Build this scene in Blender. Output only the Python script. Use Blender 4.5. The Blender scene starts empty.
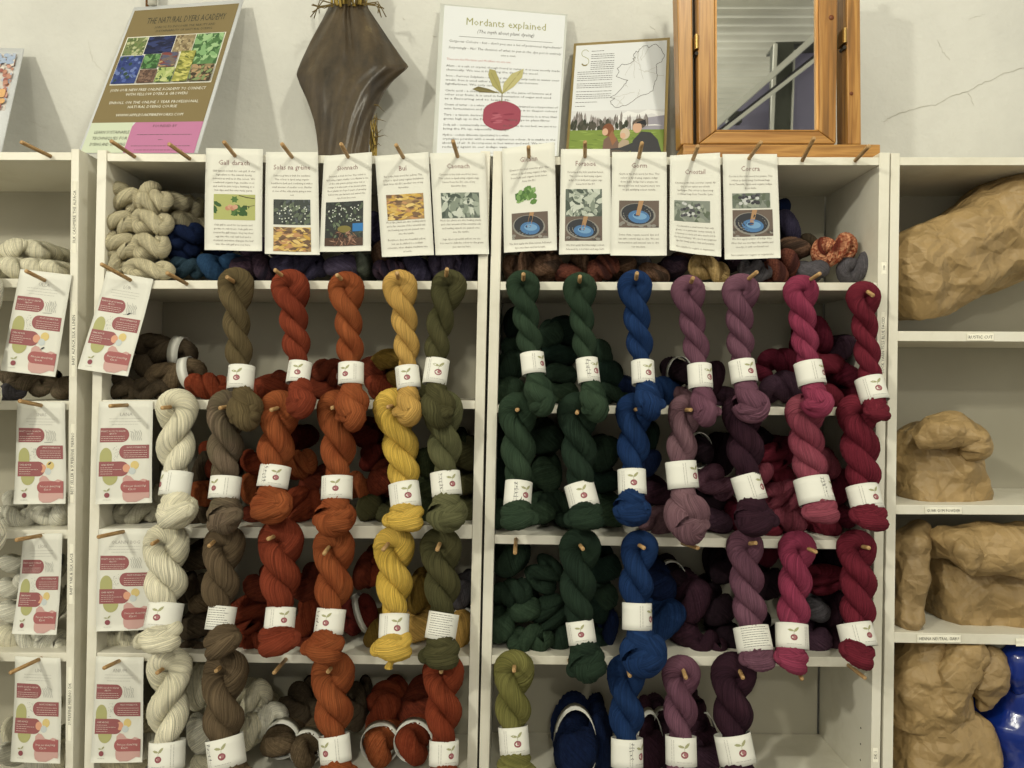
import bpy, math, random
import numpy as np
from mathutils import Vector, Matrix, noise

S = bpy.context.scene
COL = S.collection
PI = math.pi

# ------------------------------------------------------------------ camera, light, exposure
F, CX, CY, D0, EYE = 770.0, 512.0, 384.0, 1.65, 1.55      # focal length in pixels, image centre, distance to shelf fronts, eye height
cd = bpy.data.cameras.new('camera'); cam = bpy.data.objects.new('camera', cd); COL.objects.link(cam)
cam.location = (0, -D0, EYE); cam.rotation_euler = (PI/2, 0, 0)
cd.sensor_width = 36; cd.lens = F/1024*36; cd.clip_start = 0.05
S.camera = cam
S.view_settings.view_transform = 'Standard'; S.view_settings.look = 'None'
S.view_settings.gamma = 1; S.view_settings.use_curve_mapping = False
S.view_settings.exposure = 1.36

W = bpy.data.worlds.new('world'); S.world = W; W.use_nodes = True
bg = W.node_tree.nodes['Background']; bg.inputs[0].default_value = (1.0, 0.968, 0.83, 1); bg.inputs[1].default_value = 0.37

def lamp(name, loc, size, power, col):
    l = bpy.data.lights.new(name, 'POINT'); l.shadow_soft_size = size/2; l.energy = power; l.color = col
    o = bpy.data.objects.new(name, l); COL.objects.link(o); o.location = loc
    return o
LAMP_A = (0.62, -1.35, 3.28); LAMP_B = (-2.3, -3.0, 3.28)
la = lamp('ceiling_or_fill_light', LAMP_A, 0.12, 24, (1.0, 0.968, 0.81))
roof_fill = lamp('ceiling_or_fill_light', (0.4, -7.6, 4.7), 0.3, 110, (1.0, 0.968, 0.83))  # added fill lamp, unseen; brightens the roof sheet that shows in the mirror
lb = lamp('ceiling_or_fill_light', LAMP_B, 0.2, 96, (1.0, 0.968, 0.81))

def P(px, py, Y=0.0):
    k = (Y + D0)/F
    return Vector(((px-CX)*k, Y, EYE-(py-CY)*k))

# ------------------------------------------------------------------ materials
def lin(c):
    return tuple(((v/255)/12.92 if v/255 <= 0.04045 else ((v/255+0.055)/1.055)**2.4) for v in c[:3]) + (1,)
MATS = {}
def N(nt, t, **kw):
    n = nt.nodes.new(t)
    for k, v in kw.items(): setattr(n, k, v)
    return n
def base(name, rgb, rough=0.6, spec=0.3, metal=0.0):
    m = bpy.data.materials.new(name); m.use_nodes = True
    b = m.node_tree.nodes['Principled BSDF']
    b.inputs['Base Color'].default_value = lin(rgb); b.inputs['Roughness'].default_value = rough
    b.inputs['Metallic'].default_value = metal
    b.inputs['Specular IOR Level'].default_value = spec
    return m, m.node_tree, b
def plain(name, rgb, rough=0.7, spec=0.25, metal=0.0):
    if name not in MATS: MATS[name] = base(name, rgb, rough, spec, metal)[0]
    return MATS[name]
def ramp(nt, fac, stops):
    r = N(nt, 'ShaderNodeValToRGB'); el = r.color_ramp.elements
    while len(el) < len(stops): el.new(0.5)
    for e, (p, c) in zip(el, stops): e.position = p; e.color = lin(c)
    nt.links.new(fac, r.inputs[0]); return r.outputs[0]
def tc(nt, out='Object'): return N(nt, 'ShaderNodeTexCoord').outputs[out]
def mapped(nt, vec, sc=(1,1,1), loc=(0,0,0)):
    m = N(nt, 'ShaderNodeMapping'); m.inputs['Scale'].default_value = sc; m.inputs['Location'].default_value = loc
    nt.links.new(vec, m.inputs[0]); return m.outputs[0]
def noi(nt, vec, scale, detail=3, rough=0.5, dist=0):
    n = N(nt, 'ShaderNodeTexNoise'); n.inputs['Scale'].default_value = scale; n.inputs['Detail'].default_value = detail
    n.inputs['Roughness'].default_value = rough; n.inputs['Distortion'].default_value = dist
    nt.links.new(vec, n.inputs['Vector']); return n.outputs['Fac']
def bump(nt, b, h, strength, dist):
    n = N(nt, 'ShaderNodeBump'); n.inputs['Strength'].default_value = strength; n.inputs['Distance'].default_value = dist
    nt.links.new(h, n.inputs['Height']); nt.links.new(n.outputs[0], b.inputs['Normal']); return n
def mul(c, k): return tuple(max(0, min(255, v*k)) for v in c)

def mat_wall():
    m, nt, b = base('painted_plaster', (206, 202, 188), 0.75, 0.2)
    p = tc(nt, 'Object')
    n1 = noi(nt, p, 2.2, 6, 0.6); n2 = noi(nt, p, 26, 5, 0.6)
    nt.links.new(ramp(nt, n1, [(0.3, (190, 189, 183)), (0.55, (203, 202, 195)), (0.75, (208, 207, 201))]), b.inputs['Base Color'])
    a = N(nt, 'ShaderNodeMath', operation='MULTIPLY_ADD'); nt.links.new(n1, a.inputs[0]); a.inputs[1].default_value = 3.0; nt.links.new(n2, a.inputs[2])
    bump(nt, b, a.outputs[0], 0.55, 0.006); return m
def mat_laminate():
    m, nt, b = base('white_laminate', (222, 218, 203), 0.42, 0.35)
    p = tc(nt, 'Object'); n1 = noi(nt, p, 5, 6, 0.65); n2 = noi(nt, mapped(nt, p, (30, 30, 3)), 2, 4)
    nt.links.new(ramp(nt, n1, [(0.28, (205, 200, 182)), (0.5, (222, 218, 203)), (0.8, (226, 223, 211))]), b.inputs['Base Color'])
    bump(nt, b, n2, 0.08, 0.001); return m
def mat_backboard():
    m, nt, b = base('fibreboard_back', (170, 165, 148), 0.6, 0.2)
    n1 = noi(nt, tc(nt, 'Object'), 3, 4); nt.links.new(ramp(nt, n1, [(0.3, (160, 155, 138)), (0.7, (176, 171, 155))]), b.inputs['Base Color']); return m
def mat_pine(name='pine', vert=True, a=(148, 102, 46), c=(176, 130, 68)):
    m, nt, b = base(name, a, 0.38, 0.45)
    p = tc(nt, 'Object'); sc = (22, 22, 1.2) if vert else (1.2, 22, 22)
    n1 = noi(nt, mapped(nt, p, sc), 2.2, 3, 0.5, 0.8)
    n2 = noi(nt, mapped(nt, p, tuple(s*4 for s in sc)), 2, 2)
    mx = N(nt, 'ShaderNodeMath', operation='MULTIPLY_ADD'); nt.links.new(n2, mx.inputs[0]); mx.inputs[1].default_value = 0.25; nt.links.new(n1, mx.inputs[2])
    nt.links.new(ramp(nt, mx.outputs[0], [(0.42, mul(a, 0.8)), (0.55, a), (0.68, c), (0.85, mul(a, 0.92))]), b.inputs['Base Color'])
    bump(nt, b, n2, 0.1, 0.001); return m
def mat_peg():
    m, nt, b = base('beech_dowel', (170, 136, 92), 0.55, 0.3)
    n1 = noi(nt, mapped(nt, tc(nt, 'Object'), (300, 30, 300)), 1, 3)
    nt.links.new(ramp(nt, n1, [(0.3, (142, 108, 68)), (0.7, (192, 158, 110))]), b.inputs['Base Color']); return m
def mat_paper(name, rgb):
    m, nt, b = base(name, rgb, 0.6, 0.2)
    n1 = noi(nt, tc(nt, 'Object'), 25, 3); bump(nt, b, n1, 0.06, 0.002); return m
def mat_kraft(name, rgb):
    m, nt, b = base(name, rgb, 0.5, 0.35)
    p = tc(nt, 'Object'); n1 = noi(nt, p, 9, 5, 0.6); n2 = noi(nt, mapped(nt, p, (1, 1, 60)), 8, 2)
    nt.links.new(ramp(nt, n1, [(0.3, mul(rgb, 0.9)), (0.55, rgb), (0.8, mul(rgb, 1.08))]), b.inputs['Base Color'])
    hs = []
    for sc_, rot in ((12, (0.5, 0.8, 0.3)), (21, (1.1, 0.2, 0.9)), (38, (0.3, 1.4, 0.6))):
        mp_ = N(nt, 'ShaderNodeMapping'); mp_.inputs['Rotation'].default_value = rot; nt.links.new(p, mp_.inputs[0])
        v = N(nt, 'ShaderNodeTexVoronoi', feature='F1', distance='CHEBYCHEV'); v.inputs['Scale'].default_value = sc_; nt.links.new(mp_.outputs[0], v.inputs['Vector'])
        q_ = N(nt, 'ShaderNodeMath', operation='MULTIPLY'); nt.links.new(v.outputs['Distance'], q_.inputs[0]); q_.inputs[1].default_value = 12/sc_*(0.5 if sc_ == 38 else 1); hs.append(q_.outputs[0])
    s1 = N(nt, 'ShaderNodeMath', operation='ADD'); nt.links.new(hs[0], s1.inputs[0]); nt.links.new(hs[1], s1.inputs[1])
    s2 = N(nt, 'ShaderNodeMath', operation='ADD'); nt.links.new(s1.outputs[0], s2.inputs[0]); nt.links.new(hs[2], s2.inputs[1])
    bump(nt, b, s2.outputs[0], 0.9, 0.026); return m
def yarn(key, rgb, rgb2=None, thick=26.0, rgb3=None):
    """wool: threads run along the strand (v), heathered thread by thread (u)"""
    if key in MATS: return MATS[key]
    def wool(c):
        g = (c[0]*0.35+c[1]*0.5+c[2]*0.15); f = 0.86 if g < 130 else 1.04; return tuple(max(4, (v*0.80+g*0.20)*f) for v in c)
    rgb = wool(rgb); rgb2 = wool(rgb2) if rgb2 else None; rgb3 = wool(rgb3) if rgb3 else None
    m, nt, b = base('wool_' + key, rgb, 0.85, 0.12)
    b.inputs['Sheen Weight'].default_value = 0.25; b.inputs['Sheen Roughness'].default_value = 0.5
    b.inputs['Sheen Tint'].default_value = lin(mul(rgb, 1.25))
    uv = tc(nt, 'UV'); ob = tc(nt, 'Object')
    seed = (hash_s(key) % 97)*0.37
    t1 = noi(nt, mapped(nt, uv, (thick, 7, 1), (seed, 0, 0)), 1.0, 2, 0.6, 0.35)
    t2 = noi(nt, mapped(nt, uv, (thick*2.3, 22, 1), (seed, 3, 0)), 1.0, 2, 0.6, 0.2)
    big = noi(nt, mapped(nt, ob, (1, 1, 1), (seed, seed, 0)), 14, 2)
    t3 = noi(nt, mapped(nt, uv, (thick*2.5, 900, 1), (seed, 5, 0)), 1.0, 1)
    a3 = N(nt, 'ShaderNodeMath', operation='MULTIPLY_ADD'); nt.links.new(t3, a3.inputs[0]); a3.inputs[1].default_value = 0.22; nt.links.new(t1, a3.inputs[2]); t1 = a3.outputs[0]
    ad = N(nt, 'ShaderNodeMath', operation='MULTIPLY_ADD'); nt.links.new(t2, ad.inputs[0]); ad.inputs[1].default_value = 0.55
    nt.links.new(t1, ad.inputs[2])
    c2 = rgb2 or mul(rgb, 1.12)
    f1 = ramp(nt, big, [(0.38, (0, 0, 0)), (0.62, (255, 255, 255))])
    mc = N(nt, 'ShaderNodeMix', data_type='RGBA'); nt.links.new(f1, mc.inputs['Factor']); mc.inputs['A'].default_value = lin(rgb); mc.inputs['B'].default_value = lin(c2)
    src = mc.outputs['Result']
    if rgb3:
        b3 = noi(nt, mapped(nt, uv, (3, 6, 1), (seed+4, 0, 0)), 1.0, 2)
        f3 = ramp(nt, b3, [(0.48, (0, 0, 0)), (0.58, (255, 255, 255))])
        m3 = N(nt, 'ShaderNodeMix', data_type='RGBA'); nt.links.new(f3, m3.inputs['Factor']); nt.links.new(src, m3.inputs['A']); m3.inputs['B'].default_value = lin(rgb3)
        src = m3.outputs['Result']
    hs = N(nt, 'ShaderNodeHueSaturation'); nt.links.new(src, hs.inputs['Color'])
    mr = N(nt, 'ShaderNodeMapRange'); nt.links.new(ad.outputs[0], mr.inputs[0])
    mr.inputs[1].default_value = 0.66; mr.inputs[2].default_value = 1.12; mr.inputs[3].default_value = 0.56; mr.inputs[4].default_value = 1.44
    nt.links.new(mr.outputs[0], hs.inputs['Value']); nt.links.new(hs.outputs[0], b.inputs['Base Color'])
    bump(nt, b, ad.outputs[0], 1.0, 0.004)
    MATS[key] = m; return m
def hash_s(s): return sum(ord(c)*(i*7+13) for i, c in enumerate(s))

LAM = mat_laminate(); BACK = mat_backboard(); WALLM = mat_wall(); PEG = mat_peg()
PINE = mat_pine('pine_upright', True); PINEH = mat_pine('pine_board', False)
CARD = mat_paper('card_paper', (214, 213, 203)); WHITE = mat_paper('band_paper', (221, 220, 211)); PAPERW = mat_paper('poster_paper', (206, 208, 210))
KRAFT = mat_kraft('kraft_paper', (160, 134, 92)); KRAFTD = mat_kraft('kraft_paper_old', (150, 126, 88))
YC = {  # yarn colours
 'taupe': ((112, 94, 58), (124, 104, 66)), 'grey_brown': ((112, 98, 72), (128, 106, 84)), 'brown': ((104, 84, 58), (120, 98, 70)), 'dark_brown': ((78, 64, 46), (90, 74, 54)),
 'rust': ((152, 54, 24), (164, 64, 30)), 'rust_orange': ((168, 74, 30), (182, 88, 38)), 'brick': ((150, 54, 28), (162, 62, 32)), 'deep_rust': ((122, 44, 24), (140, 52, 26)),
 'dark_red': ((104, 26, 18), (118, 32, 20)), 'mustard': ((190, 144, 62), (198, 152, 68)), 'yellow': ((200, 160, 50), (212, 170, 60)), 'old_mustard': ((138, 104, 30), (152, 116, 38)),
 'olive': ((82, 80, 44), (92, 88, 50)), 'sage_olive': ((107, 107, 66), (119, 119, 75)), 'lime_olive': ((122, 118, 52), (134, 130, 62)), 'dark_olive': ((56, 66, 36), (66, 76, 42)),
 'green': ((48, 72, 50), (58, 82, 58)), 'deep_green': ((36, 57, 42), (42, 65, 46)), 'dark_green': ((20, 42, 32), (26, 50, 38)),
 'blue': ((22, 56, 114), (28, 64, 124)), 'navy': ((14, 30, 72), (18, 38, 84)), 'teal_blue': ((44, 72, 92), (54, 84, 104)), 'mid_blue': ((36, 76, 122), (46, 88, 134)),
 'mauve': ((124, 74, 96), (138, 86, 108)), 'dusty_mauve': ((132, 90, 102), (146, 104, 114)), 'purple': ((82, 52, 72), (94, 60, 82)), 'plum': ((58, 28, 44), (68, 34, 50)), 'dark_plum': ((36, 20, 30), (46, 26, 38)),
 'pink': ((170, 52, 88), (182, 62, 98)), 'rose': ((168, 66, 88), (180, 78, 98)), 'crimson': ((132, 30, 50), (144, 36, 56)), 'claret': ((112, 22, 46), (124, 28, 52)),
 'cream': ((212, 204, 172), (222, 214, 184)), 'natural': ((192, 180, 142), (202, 190, 152)), 'white': ((214, 210, 188), (222, 218, 198)), 'grey_cream': ((160, 154, 132), (172, 166, 144)),
 'lilac_navy': ((58, 54, 82), (72, 64, 96)), 'slate': ((96, 92, 98), (110, 104, 112)), 'lavender': ((88, 76, 108), (100, 88, 120)), 'grey_green': ((84, 92, 78), (98, 104, 90)),
}
for k, (a, c) in YC.items(): yarn(k, a, c, 40 if k in ('grey_brown','brown','lime_olive') else 56)
yarn('variegated_orange', (176, 70, 40), (206, 140, 96), 30, (120, 44, 30))
yarn('variegated_brown', (112, 78, 56), (140, 102, 78), 30, (78, 58, 46))
yarn('variegated_red', (118, 56, 42), (150, 80, 60), 30, (86, 44, 40))
yarn('variegated_purple', (72, 52, 72), (92, 66, 84), 30, (48, 40, 60))
yarn('gold_tan', (160, 128, 72), (176, 144, 90), 30, (140, 108, 60))

# ------------------------------------------------------------------ object helpers
def tag(o, label, cat, group=None, kind=None):
    o['label'] = label; o['category'] = cat
    if group: o['group'] = group
    if kind: o['kind'] = kind
    return o
def empty(name, loc, label=None, cat=None, group=None):
    o = bpy.data.objects.new(name, None); COL.objects.link(o); o.location = loc; o.empty_display_size = 0.05
    if label: tag(o, label, cat, group)
    return o
WLOC = {}
def wloc(o):
    v = Vector(o.location)
    while o.parent: o = o.parent; v += o.location
    return v
def mesh(name, verts, faces, mats, parent=None, mi=None, smooth=True, uv=None, origin=None):
    """verts are world coordinates; the object gets its origin at its base (or its parent's)"""
    V = np.array([tuple(v) for v in verts], dtype=float) if not isinstance(verts, np.ndarray) else verts
    if parent is not None: org = np.array(wloc(parent))
    elif origin is not None: org = np.array(origin)
    else: org = np.array(((V[:,0].min()+V[:,0].max())/2, (V[:,1].min()+V[:,1].max())/2, V[:,2].min()))
    me = bpy.data.meshes.new(name)
    fl = [list(map(int, f)) for f in faces] if not isinstance(faces, np.ndarray) else faces.tolist()
    me.from_pydata((V-org).tolist(), [], fl)
    if not isinstance(mats, (list, tuple)): mats = [mats]
    for m in mats: me.materials.append(m)
    if mi is not None: me.polygons.foreach_set('material_index', np.array(mi, dtype=np.int32))
    me.polygons.foreach_set('use_smooth', np.full(len(me.polygons), smooth, dtype=bool))
    if uv is not None:
        l = me.uv_layers.new(name='UVMap'); l.data.foreach_set('uv', np.asarray(uv, dtype=np.float32).ravel())
    me.update()
    o = bpy.data.objects.new(name, me); COL.objects.link(o)
    if parent is not None: o.parent = parent
    else: o.location = org.tolist()
    return o
BOXF = [(0,3,2,1),(4,5,6,7),(0,1,5,4),(1,2,6,5),(2,3,7,6),(3,0,4,7)]
class MB:
    def __init__(s): s.v = []; s.f = []; s.m = []
    def add(s, v, f, mi=0):
        o = len(s.v); s.v += [Vector(x) for x in v]; s.f += [tuple(i+o for i in q) for q in f]; s.m += [mi]*len(f)
    def box(s, x0, x1, y0, y1, z0, z1, mi=0):
        s.add([(x0,y0,z0),(x1,y0,z0),(x1,y1,z0),(x0,y1,z0),(x0,y0,z1),(x1,y0,z1),(x1,y1,z1),(x0,y1,z1)], BOXF, mi)
    def quadbox(s, q, y0, y1, mi=0, yref=0.0):
        """q: four image points TL TR BR BL on plane yref, extruded straight back from y0 to y1"""
        fr = [P(a, b, yref) for a, b in q]
        v = [(p.x, y0, p.z) for p in fr] + [(p.x, y1, p.z) for p in fr]
        s.add(v, [(3,2,1,0)[::-1] and (0,3,2,1),(4,5,6,7),(0,1,5,4),(1,2,6,5),(2,3,7,6),(3,0,4,7)], mi)
    def tube(s, pts, r, n=10, mi=0, cap=True):
        pts = [Vector(p) for p in pts]; rr = r if isinstance(r, (list, tuple)) else [r]*len(pts)
        o = len(s.v); up = None
        for i, p in enumerate(pts):
            t = (pts[min(i+1, len(pts)-1)] - pts[max(i-1, 0)]).normalized()
            if up is None: up = t.orthogonal().normalized()
            up = (up - t*up.dot(t)).normalized(); w = t.cross(up)
            for k in range(n):
                a = 2*PI*k/n; s.v.append(p + (up*math.cos(a) + w*math.sin(a))*rr[i])
        for i in range(len(pts)-1):
            for k in range(n):
                s.f.append((o+i*n+k, o+i*n+(k+1)%n, o+(i+1)*n+(k+1)%n, o+(i+1)*n+k)); s.m.append(mi)
        if cap:
            s.f.append(tuple(o+k for k in range(n))[::-1]); s.m.append(mi)
            e = o+(len(pts)-1)*n; s.f.append(tuple(e+k for k in range(n))); s.m.append(mi)
    def build(s, name, mats, parent=None, smooth=False, bevel=0, origin=None):
        o = mesh(name, s.v, s.f, mats, parent, s.m, smooth, origin=origin)
        if bevel:
            b = o.modifiers.new('bevel', 'BEVEL'); b.width = bevel; b.segments = 2; b.limit_method = 'ANGLE'
        return o

# ------------------------------------------------------------------ flat printed art
GL = {}
def load_glyphs():
    chars = [chr(c) for c in range(33, 127)] + list('ÍÓÚíóúé€')
    tmp = []
    def mk(body):
        cu = bpy.data.curves.new('g', 'FONT'); cu.body = body; cu.size = 1; cu.resolution_u = 1
        o = bpy.data.objects.new('g', cu); COL.objects.link(o); tmp.append(o); return o
    obs = {c: (mk(c), mk('|' + c + '|')) for c in chars}; ref = mk('||')
    bpy.context.view_layer.update(); dg = bpy.context.evaluated_depsgraph_get()
    def xw(o):
        m = o.evaluated_get(dg).to_mesh(); xs = [v.co.x for v in m.vertices]; return (max(xs)-min(xs)) if xs else 0
    rw = xw(ref)
    for c, (a, b) in obs.items():
        m = a.evaluated_get(dg).to_mesh()
        v = np.array([(p.co.x, p.co.y) for p in m.vertices]) if len(m.vertices) else np.zeros((0, 2))
        GL[c] = (v, [tuple(p.vertices) for p in m.polygons], xw(b)-rw)
    for o in tmp:
        cu = o.data; bpy.data.objects.remove(o); bpy.data.curves.remove(cu)
load_glyphs()

class Art:
    """flat print: polygons in page units (x right, y down), later mapped onto a real surface"""
    def __init__(s): s.v = []; s.f = []; s.m = []; s.mats = []; s.l = []; s.lay = 0
    def mi(s, m):
        if m not in s.mats: s.mats.append(m)
        return s.mats.index(m)
    def raw(s, vs, fs, m, lay=None):
        o = len(s.v); s.v += [tuple(p) for p in vs]; L = s.lay if lay is None else lay; s.l += [L]*len(vs)
        k = s.mi(m)
        for f in fs: s.f.append(tuple(i+o for i in f)); s.m.append(k)
    def poly(s, pts, m, clip=None, step=1):
        if clip: pts = [(min(max(x, clip[0]), clip[2]), min(max(y, clip[1]), clip[3])) for x, y in pts]
        s.raw(pts, [tuple(range(len(pts)))[::-1]], m); s.lay += step*0.25
    def rect(s, x0, y0, x1, y1, m):
        nx = max(1, int((x1-x0)/5)); ny = max(1, int((y1-y0)/5)); v = [(x0+(x1-x0)*i/nx, y0+(y1-y0)*j/ny) for j in range(ny+1) for i in range(nx+1)]
        s.raw(v, [(j*(nx+1)+i, (j+1)*(nx+1)+i, (j+1)*(nx+1)+i+1, j*(nx+1)+i+1) for j in range(ny) for i in range(nx)], m); s.lay += 1
    def ell(s, cx, cy, rx, ry, m, a=0, n=16, clip=None):
        c, d = math.cos(a), math.sin(a)
        if max(rx, ry) > 4:
            v = [(cx, cy)]; f = []; K = 5
            for j in range(1, K+1):
                for t in [2*PI*k/n for k in range(n)]:
                    X_, Y_ = cx+(rx*math.cos(t)*c-ry*math.sin(t)*d)*j/K, cy+(rx*math.cos(t)*d+ry*math.sin(t)*c)*j/K
                    if clip: X_, Y_ = min(max(X_, clip[0]), clip[2]), min(max(Y_, clip[1]), clip[3])
                    v.append((X_, Y_))
            for k in range(n):
                f.append((0, 1+(k+1)%n, 1+k))
                for j in range(K-1): o_ = 1+j*n; f.append((o_+k, o_+(k+1)%n, o_+n+(k+1)%n, o_+n+k))
            s.raw(v, f, m); s.lay += 0.5; return
        s.poly([(cx+rx*math.cos(t)*c-ry*math.sin(t)*d, cy+rx*math.cos(t)*d+ry*math.sin(t)*c) for t in [2*PI*k/n for k in range(n)]], m, clip)
    def leaf(s, cx, cy, L, w, a, m, clip=None):
        q = [(-L/2,0),(-L/6,-w/2),(L/4,-w/2.4),(L/2,0),(L/4,w/2.4),(-L/6,w/2)]
        c, d = math.cos(a), math.sin(a); s.poly([(cx+x*c-y*d, cy+x*d+y*c) for x, y in q], m, clip)
    def line(s, pts, w, m, closed=False):
        pts = [Vector((*p, 0)) for p in pts]
        if closed: pts.append(pts[0])
        for a, b in zip(pts[:-1], pts[1:]):
            t = (b-a)
            if t.length < 1e-6: continue
            n = Vector((-t.y, t.x, 0)).normalized()*w/2
            s.raw([(a-n)[:2], (b-n)[:2], (b+n)[:2], (a+n)[:2]], [(3,2,1,0)], m)
        s.lay += 0.25
    def pill(s, x0, y0, x1, y1, m, side):
        r = (y1-y0)/2; cy = (y0+y1)/2; n = 10
        if side == 'r': pts = [(x0,y0)] + [(x1-r+r*math.sin(PI*k/n), cy-r*math.cos(PI*k/n)) for k in range(n+1)] + [(x0,y1)]
        else: pts = [(x1,y1)] + [(x0+r-r*math.sin(PI*k/n), cy+r*math.cos(PI*k/n)) for k in range(n+1)] + [(x1,y0)]
        s.poly(pts, m, step=4)
    def text(s, txt, x, y, size, m, align='c', fit=None, rot=0, xs=1.0, slant=0):
        """y = baseline"""
        adv = 0; glyphs = []
        for ch in txt:
            if ch == ' ' or ch not in GL: adv += 0.30; continue
            v, f, w = GL[ch]; glyphs.append((v, f, adv)); adv += w
        tot = adv*size*xs
        if fit: xs *= abs(fit)/max(tot, 1e-6) if (fit < tot or fit < 0) else 1; tot = adv*size*xs
        ox = -tot/2 if align == 'c' else (-tot if align == 'r' else 0)
        c, d = math.cos(rot), math.sin(rot)
        for v, f, a in glyphs:
            if not len(v): continue
            X = ox + (v[:,0]+a+slant*v[:,1])*size*xs; Y = -v[:,1]*size
            s.raw(list(zip(x+X*c-Y*d, y+X*d+Y*c)), f, m)
        s.lay += 0.25
    def greek(s, x0, y0, x1, h, m, rnd, rot90=False):
        """a line of print too small to read: word-length strokes"""
        x = x0
        while x < x1-0.4:
            w = min(rnd.uniform(1.0, 3.4), x1-x)
            q = [(x,y0),(x+w,y0),(x+w,y0+h),(x,y0+h)]
            if rot90: q = [(b, a) for a, b in q][::-1]
            s.raw(q, [(3,2,1,0)], m); x += w+0.5
        s.lay += 0.02
    def build(s, name, fn, parent, lift0=0.00025, dl=0.00004):
        V = [fn(x, y, lift0+l*dl) for (x, y), l in zip(s.v, s.l)]
        return mesh(name, V, s.f, s.mats, parent, s.m, False)

def ink(name, rgb, rough=0.6):
    g = rgb[0]*0.3+rgb[1]*0.55+rgb[2]*0.15; return plain('ink_' + name, tuple((v*0.82+g*0.18)*0.96 for v in rgb), rough)
def quadmap(q, ys, wh, bulge=None):
    """page (0..w, 0..h) -> world through four image corners TL TR BR BL at depths ys; bulge(u, v) pushes toward the viewer"""
    C = [P(a, b, y) for (a, b), y in zip(q, ys)]
    nrm = (C[1]-C[0]).cross(C[3]-C[0]).normalized()
    if nrm.y > 0: nrm = -nrm
    w, h = wh; dT, dB = ys[0]+D0, ys[3]+D0
    def fn(x, y, lift=0):
        u, v = x/w, y/h; v = v*dT/(v*dT+(1-v)*dB)
        p = C[0]*(1-u)*(1-v) + C[1]*u*(1-v) + C[2]*u*v + C[3]*(1-u)*v
        return p + nrm*(lift + (bulge(u, v) if bulge else 0))
    return fn
def sheet(name, fn, wh, mat, parent, nx=8, ny=14, th=0.0005):
    w, h = wh; v = []; f = []
    for s_ in (0, 1):
        for j in range(ny+1):
            for i in range(nx+1): v.append(fn(w*i/nx, h*j/ny, -th*s_))
    n = (nx+1)*(ny+1); I = lambda i, j, s_=0: s_*n + j*(nx+1)+i
    for j in range(ny):
        for i in range(nx):
            f.append((I(i,j), I(i,j+1), I(i+1,j+1), I(i+1,j))); f.append((I(i,j,1), I(i+1,j,1), I(i+1,j+1,1), I(i,j+1,1)))
    for j in range(ny):
        for i in (0, nx): f.append((I(i,j), I(i,j,1), I(i,j+1,1), I(i,j+1)))
    for i in range(nx):
        for j in (0, ny): f.append((I(i,j), I(i+1,j), I(i+1,j,1), I(i,j,1)))
    return mesh(name, v, f, mat, parent)

# ------------------------------------------------------------------ the room
mb = MB(); mb.box(-6, 6, 0.30, 0.45, 0, 5.7)
w = mb.build('wall_back', WALLM); w['kind'] = 'structure'
rw = random.Random(3)
mb = MB()
def crack(pts, wd):
    pts = [P(a, b, 0.2988) for a, b in pts]; out = []
    for a, b in zip(pts[:-1], pts[1:]):
        for k in range(6):
            p = a.lerp(b, k/6); out.append(p + Vector((rw.uniform(-1, 1), 0, rw.uniform(-1, 1)))*0.002)
    out.append(pts[-1]); mb.tube(out, [0.6*wd*rw.uniform(0.5, 1.3)*(0.4 if i in (0, len(out)-1) else 1) for i in range(len(out))], 5)
crack([(884,122),(892,116),(912,109),(935,105),(950,97),(968,91),(985,82),(1008,72),(1040,62)], 0.0009)
crack([(938,40),(943,52),(950,60)], 0.0006); crack([(968,20),(985,14)], 0.0005)
crack([(968,92),(974,106)], 0.0006); crack([(88,40),(92,60),(108,76)], 0.0005); crack([(30,120),(48,130)], 0.0005)
crack([(650,26),(655,30)], 0.0008); crack([(432,36),(437,36.5)], 0.001); crack([(402,18),(405,20)], 0.0008)
ck = mb.build('trim_1', plain('plaster_crack', (180, 176, 164)), None, True); ck['kind'] = 'structure'
mb = MB(); mb.box(-6, 6, -9.5, 0.3, -0.1, 0)
m, nt, b = base('concrete_floor', (120, 116, 108), 0.7); MATS['floor'] = m
nt.links.new(ramp(nt, noi(nt, tc(nt), 2, 5), [(0.3, (104, 100, 92)), (0.7, (134, 130, 122))]), b.inputs['Base Color'])
o = mb.build('floor', m); o['kind'] = 'structure'
# corrugated roof sheet seen in the mirror
CEIL = 5.6; v = []; f = []; ys = np.arange(-11.0, 0.31, 0.02)
for yy in ys:
    z = CEIL + 0.036*math.tanh(2.0*math.sin(2*PI*yy/0.2))
    v += [(-6, yy, z), (6, yy, z)]
for i in range(len(ys)-1): f.append((2*i, 2*i+1, 2*i+3, 2*i+2))
m, nt, b = base('roof_sheet', (196, 194, 184), 0.5)
nt.links.new(ramp(nt, noi(nt, tc(nt), 1.5, 4), [(0.3, (196, 194, 184)), (0.7, (220, 218, 208))]), b.inputs['Base Color'])
o = mesh('ceiling', v, f, m, origin=(0, -5, CEIL)); o['kind'] = 'structure'

# pipe end high on the wall above the posters
mb = MB(); p0 = P(152.5, 5, 0.27); mb.tube([p0, (p0.x, 0.27, 3.6)], 0.011, 12); mb.tube([p0 + Vector((-0.017, 0.01, 0)), (p0.x-0.017, 0.28, 3.6)], 0.005, 8, 1)
tag(mb.build('conduit', [plain('white_plastic', (214, 212, 200), 0.4), plain('copper_pipe', (120, 80, 40), 0.4, 0.5)], None, True), 'white conduit end coming down the wall above the brown academy poster', 'pipe')

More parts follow.
